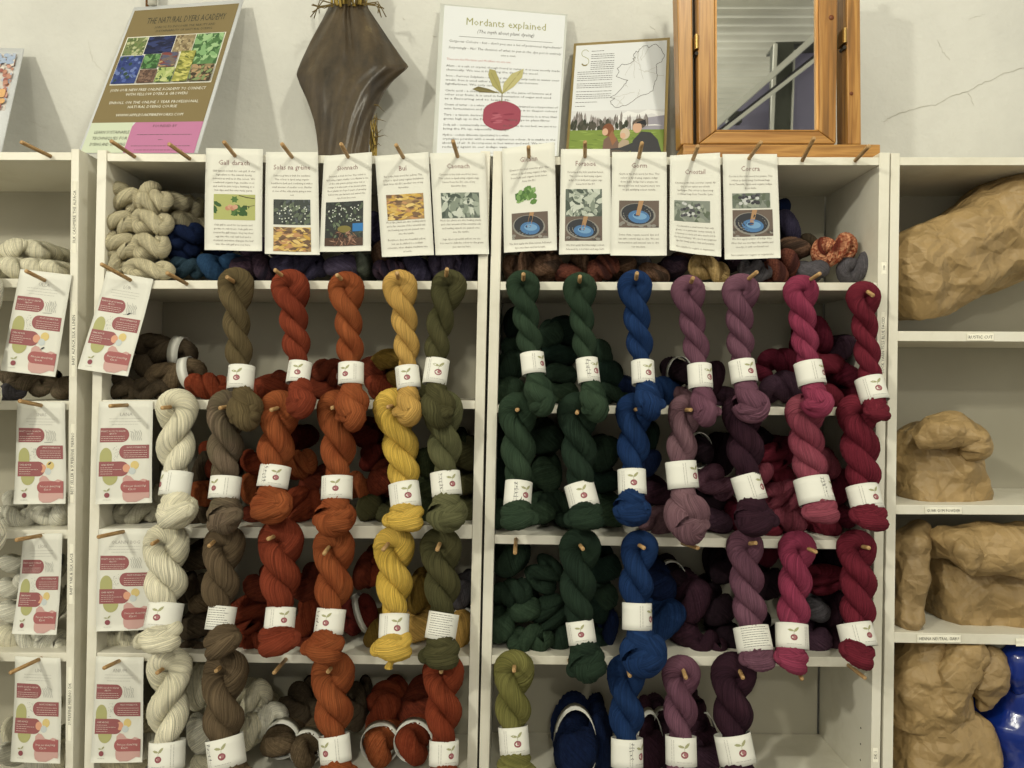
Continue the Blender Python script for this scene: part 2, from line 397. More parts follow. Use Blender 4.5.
# ------------------------------------------------------------------ shelf units
def ln(a, b, y0=160.0, y1=768.0): return lambda y: a + (b-a)*(y-y0)/(y1-y0)
DEP = 0.28; YB = 1104.0
UNITS = {}
def unit(key, label, L, R, top, shelves, ptop):
    """L, R = (outer, inner) edge lines of the side panels in image x on the plane of the fronts"""
    xl = P(L[0](YB), YB).x; xr = P(R[0](YB), YB).x
    root = empty('shelf_unit', ((xl+xr)/2, 0.14, 0), label, 'shelf unit', 'white laminate shelf units against the wall'); UNITS[key] = root
    for (o_, i_), yt in ((L, ptop[0]), (R, ptop[1])):
        a, b = (o_, i_) if o_(0) < i_(0) else (i_, o_)
        mb = MB(); mb.quadbox([(a(yt), yt), (b(yt), yt), (b(YB), YB), (a(YB), YB)], 0, DEP)
        mb.build('side_panel', LAM, root, False, 0.0012)
    e = 0.15
    mb = MB(); mb.quadbox([(L[1](top[0])+e, top[0]), (R[1](top[1])-e, top[1]), (R[1](top[1])-e, top[1]+8), (L[1](top[0])+e, top[0]+8)], 0.0015, DEP)
    mb.build('top_panel', LAM, root, False, 0.001)
    for s in shelves:
        y0, y1, y2, y3 = s          # left top, right top, left bottom, right bottom
        mb = MB(); mb.quadbox([(L[1](y0)+e, y0), (R[1](y1)-e, y1), (R[1](y3)-e, y3), (L[1](y2)+e, y2)], 0.002, DEP-0.007)
        mb.build('shelf', LAM, root, False, 0.001)
    mb = MB(); yt, yu = top[0]+7.2, top[1]+7.2
    mb.quadbox([(L[1](yt)+0.8, yt), (R[1](yu)-3.0, yu), (R[1](YB)-3.0, YB), (L[1](YB)+0.8, YB)], DEP-0.005, DEP-0.001)
    mb.build('back_panel', BACK, root)
    return root
U0 = unit('far_left', 'white shelf unit at the left edge holding cream yarn skeins',
          (ln(-318, -324), ln(-308, -314)), (ln(79, 73), ln(71, 65)), (151, 152), [(278,278.5,287,287.5),(401,401,410,410),(530,530,538,539),(653,653,662,662),(790,790,799,799),(925,925,934,934),(1060,1060,1070,1070)], (149,149))
U1 = unit('left', 'white shelf unit of brown, rust, yellow and olive skeins under the mordants poster',
          (ln(97, 84), ln(106.5, 94)), (ln(490, 477), ln(480.5, 467)), (153, 156.5), [(280,281,288.5,289.5),(400,400.5,409.5,409),(529,525,538,539),(653,657,661,666),(789,792,798,801),(925,928,934,937),(1060,1060,1070,1070)], (150,151))
U2 = unit('right', 'white shelf unit of green, blue, mauve and crimson skeins below the pine mirror',
          (ln(493, 479), ln(503, 489)), (ln(890, 880), ln(879.5, 871)), (156.5, 157), [(281.5,282.5,290,290.5),(405,408,413,416),(535,541,544,550),(656,657.5,664.5,667.5),(790,792,799,801),(925,928,934,937),(1060,1060,1070,1070)], (151,152.5))
U3 = unit('far_right', 'white shelf unit at the right edge holding brown paper bags',
          (ln(891.2, 883), ln(900, 893)), (ln(1284, 1278), ln(1275, 1269)), (157, 157), [(331,333,341,343),(505,506,514.5,516),(632.5,640,643,650),(790,790,799,799),(925,925,934,934),(1060,1060,1070,1070)], (153,153))
def shelf_y(key): return None
# shelf-pin holes on the inner right side panel of the right-hand unit
mb = MB(); pcol = plain('pin_hole', (60, 55, 45))
for yy in (728, 744, 760, 691, 705, 719, 733):
    yd = 0.05 if yy in (728, 744, 760) else 0.19
    xx = P(ln(879.5, 871)(yy), yy, 0).x; k = (yd+D0)/F; z = EYE-(yy-CY)*k
    mb.tube([(xx-0.0006, yd, z), (xx-0.0001, yd, z)], 0.0024, 8)
mb.build('pin_hole', pcol, UNITS['right'])

# pegs: (tip x, tip y, root x, root y), root on the shelf edge
PEGS = {'far_left': [(21,142,51,156.5),(26,271,47,281.5),(19.5,401,44,406),(16,540,44,535),(10,673,42,658)],
 'left': [(111,141,135,157),(169,144,190,159),(224,142,236,157),(282,144,293,158.5),(341,144,349,158.5),(396,145,404,158.5),(453,141,458,158),
  (101,264,133,281.5),(167,273,187,284),(227,277,240,286),(275,270,290,282),(337,275,346,284),(397,273,399,283),(447,269,445,284),
  (110,406,128.5,405),(162,408,179,406),(220,408,234,406),(271,410,285,406),(332,408,342,406),(388,407,396,405),(440,408,443,405),
  (98,537,126,531),(152,544,165,537),(209,546,221,536),(268,539,282,533),(324,554,335,538),(383,550,395,535),(437,550,443,536),
  (104,668,121,660),(157,673,171,663),(216,671,226,662),(274,673,286,659),(328,672,335,663),(441,672,442,662)],
 'right': [(528.5,147,529,158),(585,142,585,158),(642,143,638.5,159),(698,146,692.5,161),(761,142,748,160),(814,138,802,161),(869,146,855,161),
  (523.5,274,523,286),(580,276.5,579,287),(637,273,635,286),(693,278,689,287),(757,272,740,286),(820,273.5,802,285),(873,295.5,861,287),
  (517,410,519,409),(577,413,578,410),(639,410,632,409),(691,410,682,410),(757,411,741,411),(818,411,803,411),(872,413.5,858,412),
  (515,553,516,539),(583,549,577,541),(644,548,634,542),(698,548,682,543),(756,543,742,544),(816,552,800,545),(869,548,856,545),
  (514,671,515,661),(573,671,569,660),(630,676,626,661),(686,678,680,661),(743,678,735,661),(802,679,794,663),(865,678,848,665)]}
def peg(key, p):
    tx, ty, rx, ry = p; root = P(rx, ry, 0.004)
    # the dowel points out of the shelf edge: find the depth at which its tip is 88 mm out
    best = min((abs((P(tx, ty, -l)-root).length-0.088), l) for l in np.arange(0.04, 0.12, 0.002))[1]
    tip = P(tx, ty, -best); d = (tip-root).normalized()
    mb = MB(); mb.tube([root, root+(tip-root)*0.5, tip-d*0.001, tip], [0.0042, 0.0042, 0.0042, 0.0032], 12)
    mb.build('peg', PEG, UNITS[key], True)
for k, ps in PEGS.items():
    for p in ps: peg(k, p)

# ------------------------------------------------------------------ yarn
def sweep(pts, rad, nseg=40, seed=0, groove=0.045, flat=None, spin=5.0, phi=None):
    """a thick bundle of threads along pts; returns verts, faces, loop uvs"""
    rnd = np.random.RandomState(seed); pts = np.asarray(pts, float); n = len(pts)
    T = np.gradient(pts, axis=0); T /= np.linalg.norm(T, axis=1)[:, None]+1e-12
    U = np.zeros_like(pts); u = np.cross(T[0], (0.13, 1, 0.07)); u /= np.linalg.norm(u)
    for i in range(n):
        u = u - T[i]*u.dot(T[i]); u /= np.linalg.norm(u)+1e-12; U[i] = u
    Wv = np.cross(T, U); s = np.concatenate([[0], np.cumsum(np.linalg.norm(np.diff(pts, axis=0), axis=1))])
    a = np.linspace(0, 2*PI, nseg+1)[None, :]; S_ = s[:, None]
    ph = (np.zeros(n) if phi is None else phi)[:, None] + spin*0.2*S_/max(s[-1], 1e-6)
    g = np.zeros((n, nseg+1)); L = max(s[-1], 1e-6)
    for k in (13, 19, 27):
        g += np.sin(k*(a+ph) + rnd.uniform(0, 6) + 1.4*np.sin(S_/L*rnd.uniform(4, 12)+rnd.uniform(0, 6)))
    lump = np.sin(2*a+rnd.uniform(0, 6)+S_/L*7)*0.035 + np.sin(3*a+rnd.uniform(0, 6)-S_/L*9)*0.025 + 0.03*np.sin(S_/L*rnd.uniform(14, 22)+a)
    R = np.asarray(rad)[:, None]*(1 + groove*g/2 + lump)
    V = pts[:, None, :] + R[:, :, None]*(np.cos(a)[:, :, None]*U[:, None, :] + np.sin(a)[:, :, None]*Wv[:, None, :])
    V = V.reshape(-1, 3); m = nseg+1
    i, j = np.meshgrid(np.arange(n-1), np.arange(nseg), indexing='ij'); i = i.ravel(); j = j.ravel()
    Fq = np.stack([i*m+j, i*m+j+1, (i+1)*m+j+1, (i+1)*m+j], 1)
    uu = (np.tile(np.arange(m)/nseg, (n, 1)) + ph/(2*PI)).ravel(); vv = np.tile(s[:, None], (1, m)).ravel()
    UV = np.stack([uu[Fq], vv[Fq]], 2).reshape(-1, 2)
    return V, Fq, UV
def join(parts):
    V = []; Fq = []; UV = []; o = 0
    for v, f, u in parts: V.append(v); Fq.append(f+o); UV.append(u); o += len(v)
    return np.concatenate(V), np.concatenate(Fq), np.concatenate(UV)

def twist_curve(L, H, turns, hand, neck=None, botf=1.12, y_sq=0.85, headf=1.2, fine=1.0, quick=0.12, nw=0.1):
    """closed loop of two strands twisted round each other. local: x right, y depth, z down from the peg.
    returns points, radii and the turning of the threads within the strand (opposite to the lay, faster over the head)"""
    def prof(t):       # half width along the hang, 0..1, and how round the neck is squeezed
        e = min(t/0.24, 1); h = H*(headf*(1-e)+e); g = 0
        if neck:
            g = math.exp(-((t-neck[0])/(nw if t < neck[0] else nw+0.5*H/L))**4); h *= 1 - (1-neck[1])*g
            if t > neck[0]+nw*0.8+0.4*H/L: h *= 1 + (botf-1)*min((t-neck[0]-nw*0.8-0.4*H/L)/0.1, 1)
        return h*(0.47-0.2*g), h*(0.56+0.10*g)
    def theta(t):
        e = t - 0.06*(1-math.exp(-t/0.06))
        return hand*2*PI*turns*(e + quick*max(0, t-(neck[0] if neck else 0.9)))
    ns = int(90*fine); A = []; B = []
    for i in range(ns+1):
        t = i/ns; a, r = prof(t); th = theta(t)
        A.append(((a*math.cos(th), -a*math.sin(th)*y_sq, t*L), r)); B.append(((-a*math.cos(th), a*math.sin(th)*y_sq, t*L), r))
    h0, r0 = prof(0); nl = int(24*fine)
    loop = [((h0*math.cos(PI*k/nl), 0, -h0*0.9*math.sin(PI*k/nl)), r0) for k in range(1, nl)]     # from +x over the top to -x
    th = theta(1); hb, rb = prof(1)
    end = [((-hb*math.cos(th)*math.cos(PI*k/nl), hb*math.sin(th)*math.cos(PI*k/nl)*y_sq, L+hb*1.0*math.sin(PI*k/nl)), rb*(1-0.12*math.sin(PI*k/nl))) for k in range(1, nl)]
    rb_, rl_, re_ = 2*PI*turns*1.25/(ns+1), 4.6/nl, 2.5/nl
    rate = [rb_]*len(A) + [rl_]*len(loop) + [rb_]*len(B) + [re_]*(len(end)+1)
    for i in range(len(A)-1, len(A)-14, -1): rate[i] += (rl_-rb_)*(1-(len(A)-1-i)/13)*0.6
    o_ = len(A)+len(loop)
    for i in range(13): rate[o_+i] += (rl_-rb_)*(1-i/13)*0.6
    seq = A[::-1] + loop + B + end          # A bottom -> top, over, B down, round the bottom back to A
    seq.append(seq[0])
    return np.array([p for p, r in seq]), np.array([r for p, r in seq]), hand*np.cumsum(rate)

def bez(a, b, c, t): return a*(1-t)**2 + b*2*t*(1-t) + c*t**2
INK_APPLE = ink('apple', (152, 76, 84)); INK_APPLE2 = ink('apple_light', (176, 108, 112)); INK_LEAF = ink('leaf', (164, 164, 116)); INK_GREY = ink('grey_text', (176, 172, 164)); INK_DARK = ink('dark_text', (80, 77, 74)); INK_PEN = ink('pen', (60, 60, 66)); INK_PINKT = ink('pink_text', (196, 130, 130))

def band(cx, cy, w, h, ang, Y, parent, seed, logo=0.0, style='logo', ysq=0.86, slope=0.0):
    """paper band wrapped round the skein, printed with the apple mark"""
    rnd = random.Random(seed); cy += 2.2; k = (Y+D0)/F; c = P(cx, cy, Y); a = math.radians(ang); w *= 0.95; h *= 0.96
    R = w/2*k; Hh = h*k; X = Vector((math.cos(a), 0, -math.sin(a))); Z = Vector((-math.sin(a), slope, -math.cos(a))).normalized(); Fv = Z.cross(X).normalized(); Fv = -Fv if Fv.y > 0 else Fv   # Z points down the page
    def fn(x, y, lift=0):      # x: px round the band from the middle of the front, y: px down from the top
        t = x/(w/2)
        fl = 1 + 0.03*math.sin(2*t+seed)
        return c + X*math.sin(t)*(R*fl+lift) + Fv*math.cos(t)*(R*ysq*fl+lift) + Z*((y-h/2)*k)
    v = []; f = []; n = 40
    for s_ in (0, 1):
        for j in range(5):
            for i in range(n): v.append(fn((i/n*2*PI-PI)*w/2, h*j/4, -0.0006*s_))
    m = 5*n
    for j in range(4):
        for i in range(n):
            q = (j*n+i, (j+1)*n+i, (j+1)*n+(i+1)%n, j*n+(i+1)%n); f.append(q); f.append(tuple(m+z for z in q[::-1]))
    for i in range(n):
        f.append((i, (i+1)%n, m+(i+1)%n, m+i)); e = 4*n; f.append((e+i, m+e+i, m+e+(i+1)%n, e+(i+1)%n))
    b = mesh('label_band', v, f, WHITE, parent)
    A = Art()
    if style == 'text':
        for q in range(int(h/2.2)-1): A.greek(-w*0.42, 2+q*2.2, w*0.42*rnd.uniform(0.5, 1), 0.5, INK_DARK, rnd)
    else:
        lx = logo*w/2; ly = h*0.58; r = h*0.12
        A.ell(lx, ly, r*1.15, r, INK_APPLE); A.ell(lx+r*0.2, ly-r*0.1, r*0.5, r*0.5, INK_APPLE2)
        A.leaf(lx-r*1.0, ly-r*2.3, r*2.2, r*0.75, 0.2, INK_LEAF); A.leaf(lx+r*0.8, ly-r*2.6, r*2.4, r*0.85, -0.8, INK_LEAF); A.line([(lx, ly-r), (lx, ly-r*2)], 0.35, INK_LEAF)
        A.greek(lx-r*2.4, h*0.83, lx+r*2.4, 0.45, INK_GREY, rnd)
        side = -1 if logo >= -0.1 else 1
        for q in (0.62, 0.76): A.greek(2.5, lx+side*(w*0.36*q/0.62)-0.25, h-3, 0.5, INK_GREY, rnd, rot90=True)
        if style == 'pen':
            for q in range(5): A.line([(lx+side*(w*0.38)+rnd.uniform(-3, 3), 4+q*3.2+rnd.uniform(-1, 1)) for _ in range(4)], 0.45, INK_PEN)
    A.build('print', fn, b, 0.00035)
    if style == 'tag' or style == 'logotag':
        T = Art(); lo = -w*0.66
        mbx = MB(); pts = [fn(lo, h*0.45, 0.002), fn(lo-3.0, h*0.5, 0.003), fn(lo-3.0, h*0.72, 0.003), fn(lo, h*0.68, 0.002)]
        mbx.add(pts + [p + Vector((0, 0.0006, 0)) for p in pts], BOXF); mbx.build('price_sticker', WHITE, b)
    return b

COLN = {}
def hank(color, peg_, lab, bot, Wd, row, label, hand=-1, turns=1.55, bandstyle='logo', logo=0.1, seed=None, knot=1, mid=None, tail=None):
    """a hanging skein. peg_/bot = image points; lab = (x, y, w, h, angle)"""
    seed = seed or int(peg_[0]*7+peg_[1]); rnd = random.Random(seed)
    YT, YM, YBt = -0.025, -0.038, -0.078; bot = (bot[0], bot[1]+7)
    a = P(peg_[0], peg_[1], YT); c = P(bot[0], bot[1], YBt); kY = (YM+D0)/F
    m_ = P(lab[0], lab[1], YM-0.01)
    tl = (m_-a).length/((m_-a).length+(c-m_).length)
    ctrl = (m_ - a*(1-tl)**2 - c*tl**2)/(2*tl*(1-tl))
    Wd *= 0.85 if row != 'top row' else 0.72; a.z -= (4.5 if row == 'top row' else 0)*kY; turns *= 1.15 if row != 'top row' else 1.5
    H = Wd/2*kY; L = (m_-a).length+(c-m_).length - H*0.75
    nk = tl*(L+H*0.75)/L
    pts, rad, phi = twist_curve(L, H, turns*rnd.uniform(0.94, 1.06), hand, (nk, lab[2]/Wd*0.79), 1.42, headf=(1.34 if row == 'top row' else 1.12), nw=lab[3]*kY*0.75/L)
    def place(p):
        out = np.zeros_like(p)
        for i, (x, y, z) in enumerate(p):
            t = z/(L+H*0.75); tt = max(0, min(1, t)); b0 = bez(a, ctrl, c, tt)
            T = (ctrl-a)*(1-tt)*2 + (c-ctrl)*2*tt; Tn = T.normalized()
            if t < 0: b0 = b0 + Vector((0, 0, -z))
            if t > 1: b0 = b0 + Tn*(z-(L+H*0.75))
            Xv = Vector((-Tn.z, 0, Tn.x)).normalized()
            if t < 0.12: Xv = Vector((1, 0, 0)).lerp(Xv, max(t, 0)/0.12).normalized()
            out[i] = b0 + Xv*x + Vector((0, 1, 0))*y
        return out
    parts = [sweep(place(pts), rad, 64, seed, phi=phi)]
    for kk_ in ((0, 1) if knot else ()):
        zb = L + H*0.75; kr = min(H*0.42, (zb-(m_-a).length-lab[3]*kY/2)*0.46); k = (1 if seed % 2 else -1)*(1 if kk_ == 0 else -1)
        q = []
        for i in range(41):
            t = i/40; an = -0.35+t*(PI+0.7); q.append((k*H*0.66*math.cos(an), -H*(0.06+(0.46 if kk_ == 0 else 0.36)*math.sin(an)), zb-kr*((1.25 if kk_ == 0 else 2.1)-0.6*t+(0.25 if t < 0.5 else 0.0)*(1-2*t))))
        rr = [1.12*kr*(0.55+0.45*math.sin(PI*(0.12+0.76*i/40))) for i in range(41)]
        parts.append(sweep(place(np.array(q)), rr, 30, seed+5+kk_, spin=9))
        if kk_ == 1: break
        # the end loop pulled through
        e = Vector((k*H*0.85, -H*0.45, zb-H*0.6)); q = []; r_ = H*0.24
        for i in range(25):
            t = 2*PI*i/24; q.append((e.x+r_*0.8*math.cos(t), e.y-0.3*r_*math.sin(t), e.z+r_*0.9*math.sin(t)))
        parts.append(sweep(place(np.array(q)), [H*0.17]*25, 14, seed+8, spin=3))
    if tail:
        q = [np.array(P(*bot, YBt)) + np.array((0.0, -0.01, 0.01))]; e = np.array(P(*tail, YBt-0.01)); st = q[0]
        q = [st + (e-st)*t + np.array((0.003*math.sin(t*5), 0, 0)) for t in np.linspace(0, 1, 14)]
        parts.append(sweep(q, [0.009*(1-0.35*math.sin(t*PI)) for t in np.linspace(0, 1, 14)], 16, seed+9))
    zz = np.linspace(nk*L+H*0.5, L+H*0.45, 12); parts.append(sweep(place(np.stack([zz*0, zz*0, zz], 1)), H*0.84*np.sin(np.linspace(0.7, 2.6, 12)), 40, seed+11, phi=-hand*np.linspace(0, 3, 12)))
    V, Fq, UV = join(parts)
    root = empty('yarn_skein', (a.x, -0.045, float(V[:,2].min())), label, 'yarn skein', 'twisted skeins hanging from the pegs, ' + row)
    mesh('yarn', V, Fq, MATS[color], root, uv=UV)
    yl = bez(a, ctrl, c, tl).y; Tl = (ctrl-a)*(1-tl)*2 + (c-ctrl)*2*tl; sl = Tl.y/abs(Tl.z)
    band(lab[0], lab[1], lab[2], lab[3], lab[4], yl, root, seed, logo, bandstyle, slope=sl)
    return root
R1, R2, R3, R4 = 'top row', 'second row', 'third row', 'bottom row'
BR, OR = 'twisted skein hanging', ''
hank('taupe', (236,280), (241,376,27,25,0), (248,416), 36, R1, 'light brown twisted skein hanging in the top row, leftmost of that row', logo=-0.05, bandstyle='logotag')
hank('brick', (290,283), (299,371,25,23,4), (302,404), 38, R1, 'brick red twisted skein hanging in the top row beside the light brown skein')
hank('rust_orange', (346,284), (351,372,26,23,-2), (353,416), 37, R1, 'rusty orange twisted skein hanging in the top row left of the mustard skein', logo=-0.3, bandstyle='logotag')
hank('mustard', (400,282), (408,376,25,24,-8), (408,412), 35, R1, 'pale mustard twisted skein hanging in the top row', logo=0.05)
hank('olive', (449,282), (436,370,26,27,7), (440,414), 36, R1, 'dark olive twisted skein hanging in the top row beside the mustard skein', logo=0.25)
hank('green', (523,282), (533,362,25,23,-6), (543,402), 35, R1, 'forest green twisted skein hanging in the top row, first in the right-hand unit', logo=0.9, bandstyle='logo')
hank('green', (580,284), (588,369,24,26,-5), (597,408), 34, R1, 'forest green twisted skein hanging in the top row next to the royal blue one', logo=0.75, bandstyle='pen')
hank('blue', (635,282), (643,371,25,25,0), (651,406), 36, R1, 'royal blue twisted skein hanging in the top row', logo=0.35)
hank('mauve', (688,287), (700,375,26,26,0), (706,412), 35, R1, 'mauve twisted skein hanging in the top row right of the royal blue one', logo=0.65)
hank('mauve', (741,287), (743,370,28,24,-5), (753,408), 37, R1, 'mauve twisted skein hanging in the top row just left of the pink one', logo=0.35)
hank('pink', (801,287), (810,372,29,25,-6), (819,404), 36, R1, 'raspberry pink twisted skein hanging in the top row', logo=0.85)
hank('crimson', (863,293), (872,388,29,26,-7), (877,412), 34, R1, 'crimson twisted skein hanging in the top row at the right-hand post', logo=0.1)
hank('cream', (177,408), (176,482,33,25,2), (178,516), 42, R2, 'cream twisted skein hanging in the second row', hand=1, logo=-0.9, turns=1.25, bandstyle='logo')
hank('grey_brown', (228,409), (225,486,33,23,1), (226,520), 40, R2, 'grey brown twisted skein hanging in the second row', logo=-0.45)
hank('rust_orange', (280,409), (274,475,33,23,6), (270,510), 42, R2, 'orange twisted skein with scribbled band hanging in the second row beside the grey brown one', logo=0.35, bandstyle='pen', turns=1.3)
hank('rust_orange', (337,409), (337,486,32,24,-2), (334,522), 40, R2, 'orange twisted skein hanging in the second row left of the yellow one', logo=0.1, bandstyle='logotag', turns=1.4)
hank('yellow', (394,408), (405,494,32,27,-10), (405,522), 42, R2, 'bright yellow twisted skein hanging in the second row', logo=0.35, turns=1.5)
hank('sage_olive', (443,409), (446,482,31,25,-7), (448,518), 40, R2, 'sage olive twisted skein hanging in the second row', logo=0.55, bandstyle='pen', turns=1.4)
hank('green', (518,411), (518,492,29,26,5), (518,520), 40, R2, 'green twisted skein hanging in the second row at the left post of its unit', logo=0.6, bandstyle='pen', turns=1.4)
hank('deep_green', (578,412), (582,494,32,26,-14), (586,520), 42, R2, 'dark green twisted skein with strongly tilted band hanging in the second row', logo=0.1, turns=1.4)
hank('blue', (635,411), (632,480,29,26,0), (632,514), 38, R2, 'royal blue twisted skein hanging in the second row', logo=0.0, turns=1.3)
hank('dusty_mauve', (686,411), (682,473,32,28,-4), (692,528), 36, R2, 'dusty mauve twisted skein hanging in the second row', logo=0.85, turns=1.5)
hank('plum', (743,412), (749,486,32,28,-14), (757,524), 42, R2, 'very dark plum twisted skein hanging in the second row', logo=0.8, turns=1.4)
hank('rose', (804,412), (814,489,38,27,-7), (822,514), 40, R2, 'rose pink twisted skein hanging in the second row', logo=1.1, bandstyle='pen', turns=1.6)
hank('crimson', (857,413), (865,496,34,26,-6), (868,520), 42, R2, 'crimson twisted skein hanging in the second row against the right post', logo=0.35, turns=1.4)
hank('cream', (167,543), (164,614,36,27,3), (160,642), 46, R3, 'cream twisted skein hanging in the third row', hand=-1, logo=-0.05, turns=1.2, bandstyle='logotag')
hank('brown', (225,544), (221,616,30,24,4), (226,646), 42, R3, 'brown twisted skein hanging in the third row', bandstyle='text', turns=1.3)
hank('brick', (281,540), (280,617,32,23,0), (280,644), 46, R3, 'brick red twisted skein hanging in the third row', logo=0.5, turns=1.3)
hank('rust_orange', (334,546), (330,619,31,25,4), (322,652), 43, R3, 'orange twisted skein hanging in the third row', logo=-0.1, turns=1.3, bandstyle='pen')
hank('yellow', (394,546), (394,625,31,26,-1), (393,650), 42, R3, 'yellow twisted skein with a short tail hanging in the third row', logo=0.35, turns=1.4, tail=(390,668))
hank('olive', (441,547), (442,624,33,27,9), (440,658), 42, R3, 'olive twisted skein with a text-covered band hanging in the third row', bandstyle='text', turns=1.4)
hank('deep_green', (580,548), (581,630,30,23,-8), (590,668), 42, R3, 'dark green twisted skein hanging in the third row', logo=-0.05, turns=1.4)
hank('blue', (640,548), (637,614,32,27,2), (648,660), 39, R3, 'royal blue twisted skein hanging in the third row', logo=0.95, turns=1.3)
hank('mauve', (745,547), (753,637,37,25,-5), (758,660), 38, R3, 'mauve twisted skein hanging in the third row', bandstyle='text', turns=1.6)
hank('pink', (797,549), (792,634,35,25,6), (789,662), 38, R3, 'raspberry pink twisted skein hanging in the third row', logo=-0.2, turns=1.5)
hank('crimson', (856,548), (857,633,35,24,-6), (854,656), 40, R3, 'crimson twisted skein hanging in the third row', logo=0.45, turns=1.5)
hank('cream', (170,668), (167,752,36,27,-4), (168,798), 46, R4, 'cream twisted skein hanging in the bottom row', hand=1, logo=-0.15, turns=1.25)
hank('brown', (226,671), (226,749,38,29,-13), (242,796), 46, R4, 'brown twisted skein hanging in the bottom row', logo=0.1, turns=1.3, bandstyle='pen')
hank('rust_orange', (333,672), (335,746,33,26,-9), (338,790), 44, R4, 'orange twisted skein hanging in the bottom row', logo=-0.45, turns=1.4, bandstyle='logotag')
hank('rust', (443,672), (444,750,31,24,0), (444,792), 42, R4, 'rust twisted skein hanging in the bottom row below the olive one', logo=0.6, turns=1.4)
hank('lime_olive', (514,669), (514,738,32,27,-5), (517,776), 42, R4, 'lime olive chunky twisted skein hanging in the bottom row', logo=0.25, turns=1.2)
hank('blue', (627,673), (627,750,33,28,2), (630,794), 40, R4, 'royal blue twisted skein hanging in the bottom row', logo=0.95, turns=1.2, bandstyle='pen')
hank('mauve', (681,674), (681,748,32,28,2), (682,792), 39, R4, 'mauve twisted skein hanging in the bottom row', logo=0.05, turns=1.4)
hank('plum', (734,674), (735,746,38,29,-9), (742,790), 46, R4, 'dark plum twisted skein hanging in the bottom row', logo=0.2, turns=1.2)
# the cream chain cut by the left edge of the view
hank('white', (-20,288), (-24,352,30,25,0), (-26,402), 44, 'far left', 'white skein hanging at the left edge beside the top shelf, mostly out of view', turns=1.3)
hank('white', (-24,434), (-22,500,30,25,0), (-22,545), 40, 'far left', 'white skein hanging at the left edge beside the third shelf', turns=1.3)
hank('white', (-24,668), (-24,740,30,25,0), (-24,785), 40, 'far left', 'white skein hanging at the left edge at the bottom', turns=1.3)

# ---- skeins lying on the shelves: a few shapes, copied
PROTO = {}
def make_proto(kind, i):
    rnd = random.Random(50+i); hd = (1, -1)[i % 2]
    if kind == 'e': pts, rad, phi = twist_curve(2.6, 0.5, (0.8, 1.0, 1.2, 0.7)[i % 4], hd, None, 1.0, 1.0, 1.15, 1.0, 0.55)
    elif kind == 'b': pts, rad, phi = twist_curve(2.4, 0.5, (0.9, 1.1, 1.2, 0.8)[i % 4], hd, (0.30, 0.86), 1.05, 1.0, 1.0, 1.0, 0.3, 0.12)
    else: pts, rad, phi = twist_curve(0.9, 0.5, (0.45, 0.6, 0.75, 0.5)[i % 4], hd, None, 1.0, 0.9, 1.05, 0.8, 0.4)
    ph = (0.2, 1.1, 2.2, 2.8)[i % 4]
    R_ = np.array([[math.cos(ph), -math.sin(ph), 0], [math.sin(ph), math.cos(ph), 0], [0, 0, 1]])
    pts = pts@R_.T
    V, Fq, UV = sweep(pts, rad, 32, 70+i, 0.05, phi=phi)
    lo, hi = V.min(0), V.max(0); V = (V-(lo+hi)/2)/(hi-lo)
    UV = UV*np.array((1, 0.12))
    if kind in 'eb': V = np.stack([V[:,0], V[:,2], V[:,1]], 1)      # long axis into the shelf
    else: V = np.stack([V[:,2], V[:,1], V[:,0]], 1)                # long axis along the shelf
    me = bpy.data.meshes.new('yarn_skein'); me.from_pydata(V.tolist(), [], Fq.tolist()); me.materials.append(MATS['cream'])
    me.polygons.foreach_set('use_smooth', np.ones(len(me.polygons), bool))
    l = me.uv_layers.new(name='UVMap'); l.data.foreach_set('uv', UV.astype(np.float32).ravel()); me.update()
    return me
for kk in 'ehb':
    for i in range(4): PROTO[(kk, i)] = make_proto(kk, i)
def ring_mesh():
    v = []; f = []; n = 28
    for s_ in (0.5, 0.485):
        for z in (-0.5, 0.5):
            for i in range(n): v.append((s_*math.cos(2*PI*i/n), z, s_*math.sin(2*PI*i/n)))
    for i in range(n):
        j = (i+1)%n; f += [(i, j, n+j, n+i), (2*n+i, 3*n+i, 3*n+j, 2*n+j), (i, 2*n+i, 2*n+j, j), (n+i, n+j, 3*n+j, 3*n+i)]
    me = bpy.data.meshes.new('label_band'); me.from_pydata(v, [], f); me.materials.append(WHITE); 
    me.polygons.foreach_set('use_smooth', np.ones(len(me.polygons), bool)); return me
RING = ring_mesh()
ORD = ['leftmost', 'second from left', 'third from left', 'fourth from left', 'fifth from left', 'sixth from left', 'seventh from left', 'eighth from left', 'ninth from left', 'tenth from left', 'eleventh from left', 'twelfth from left', 'thirteenth from left', 'fourteenth from left', 'fifteenth from left', 'sixteenth from left']
PILE = []
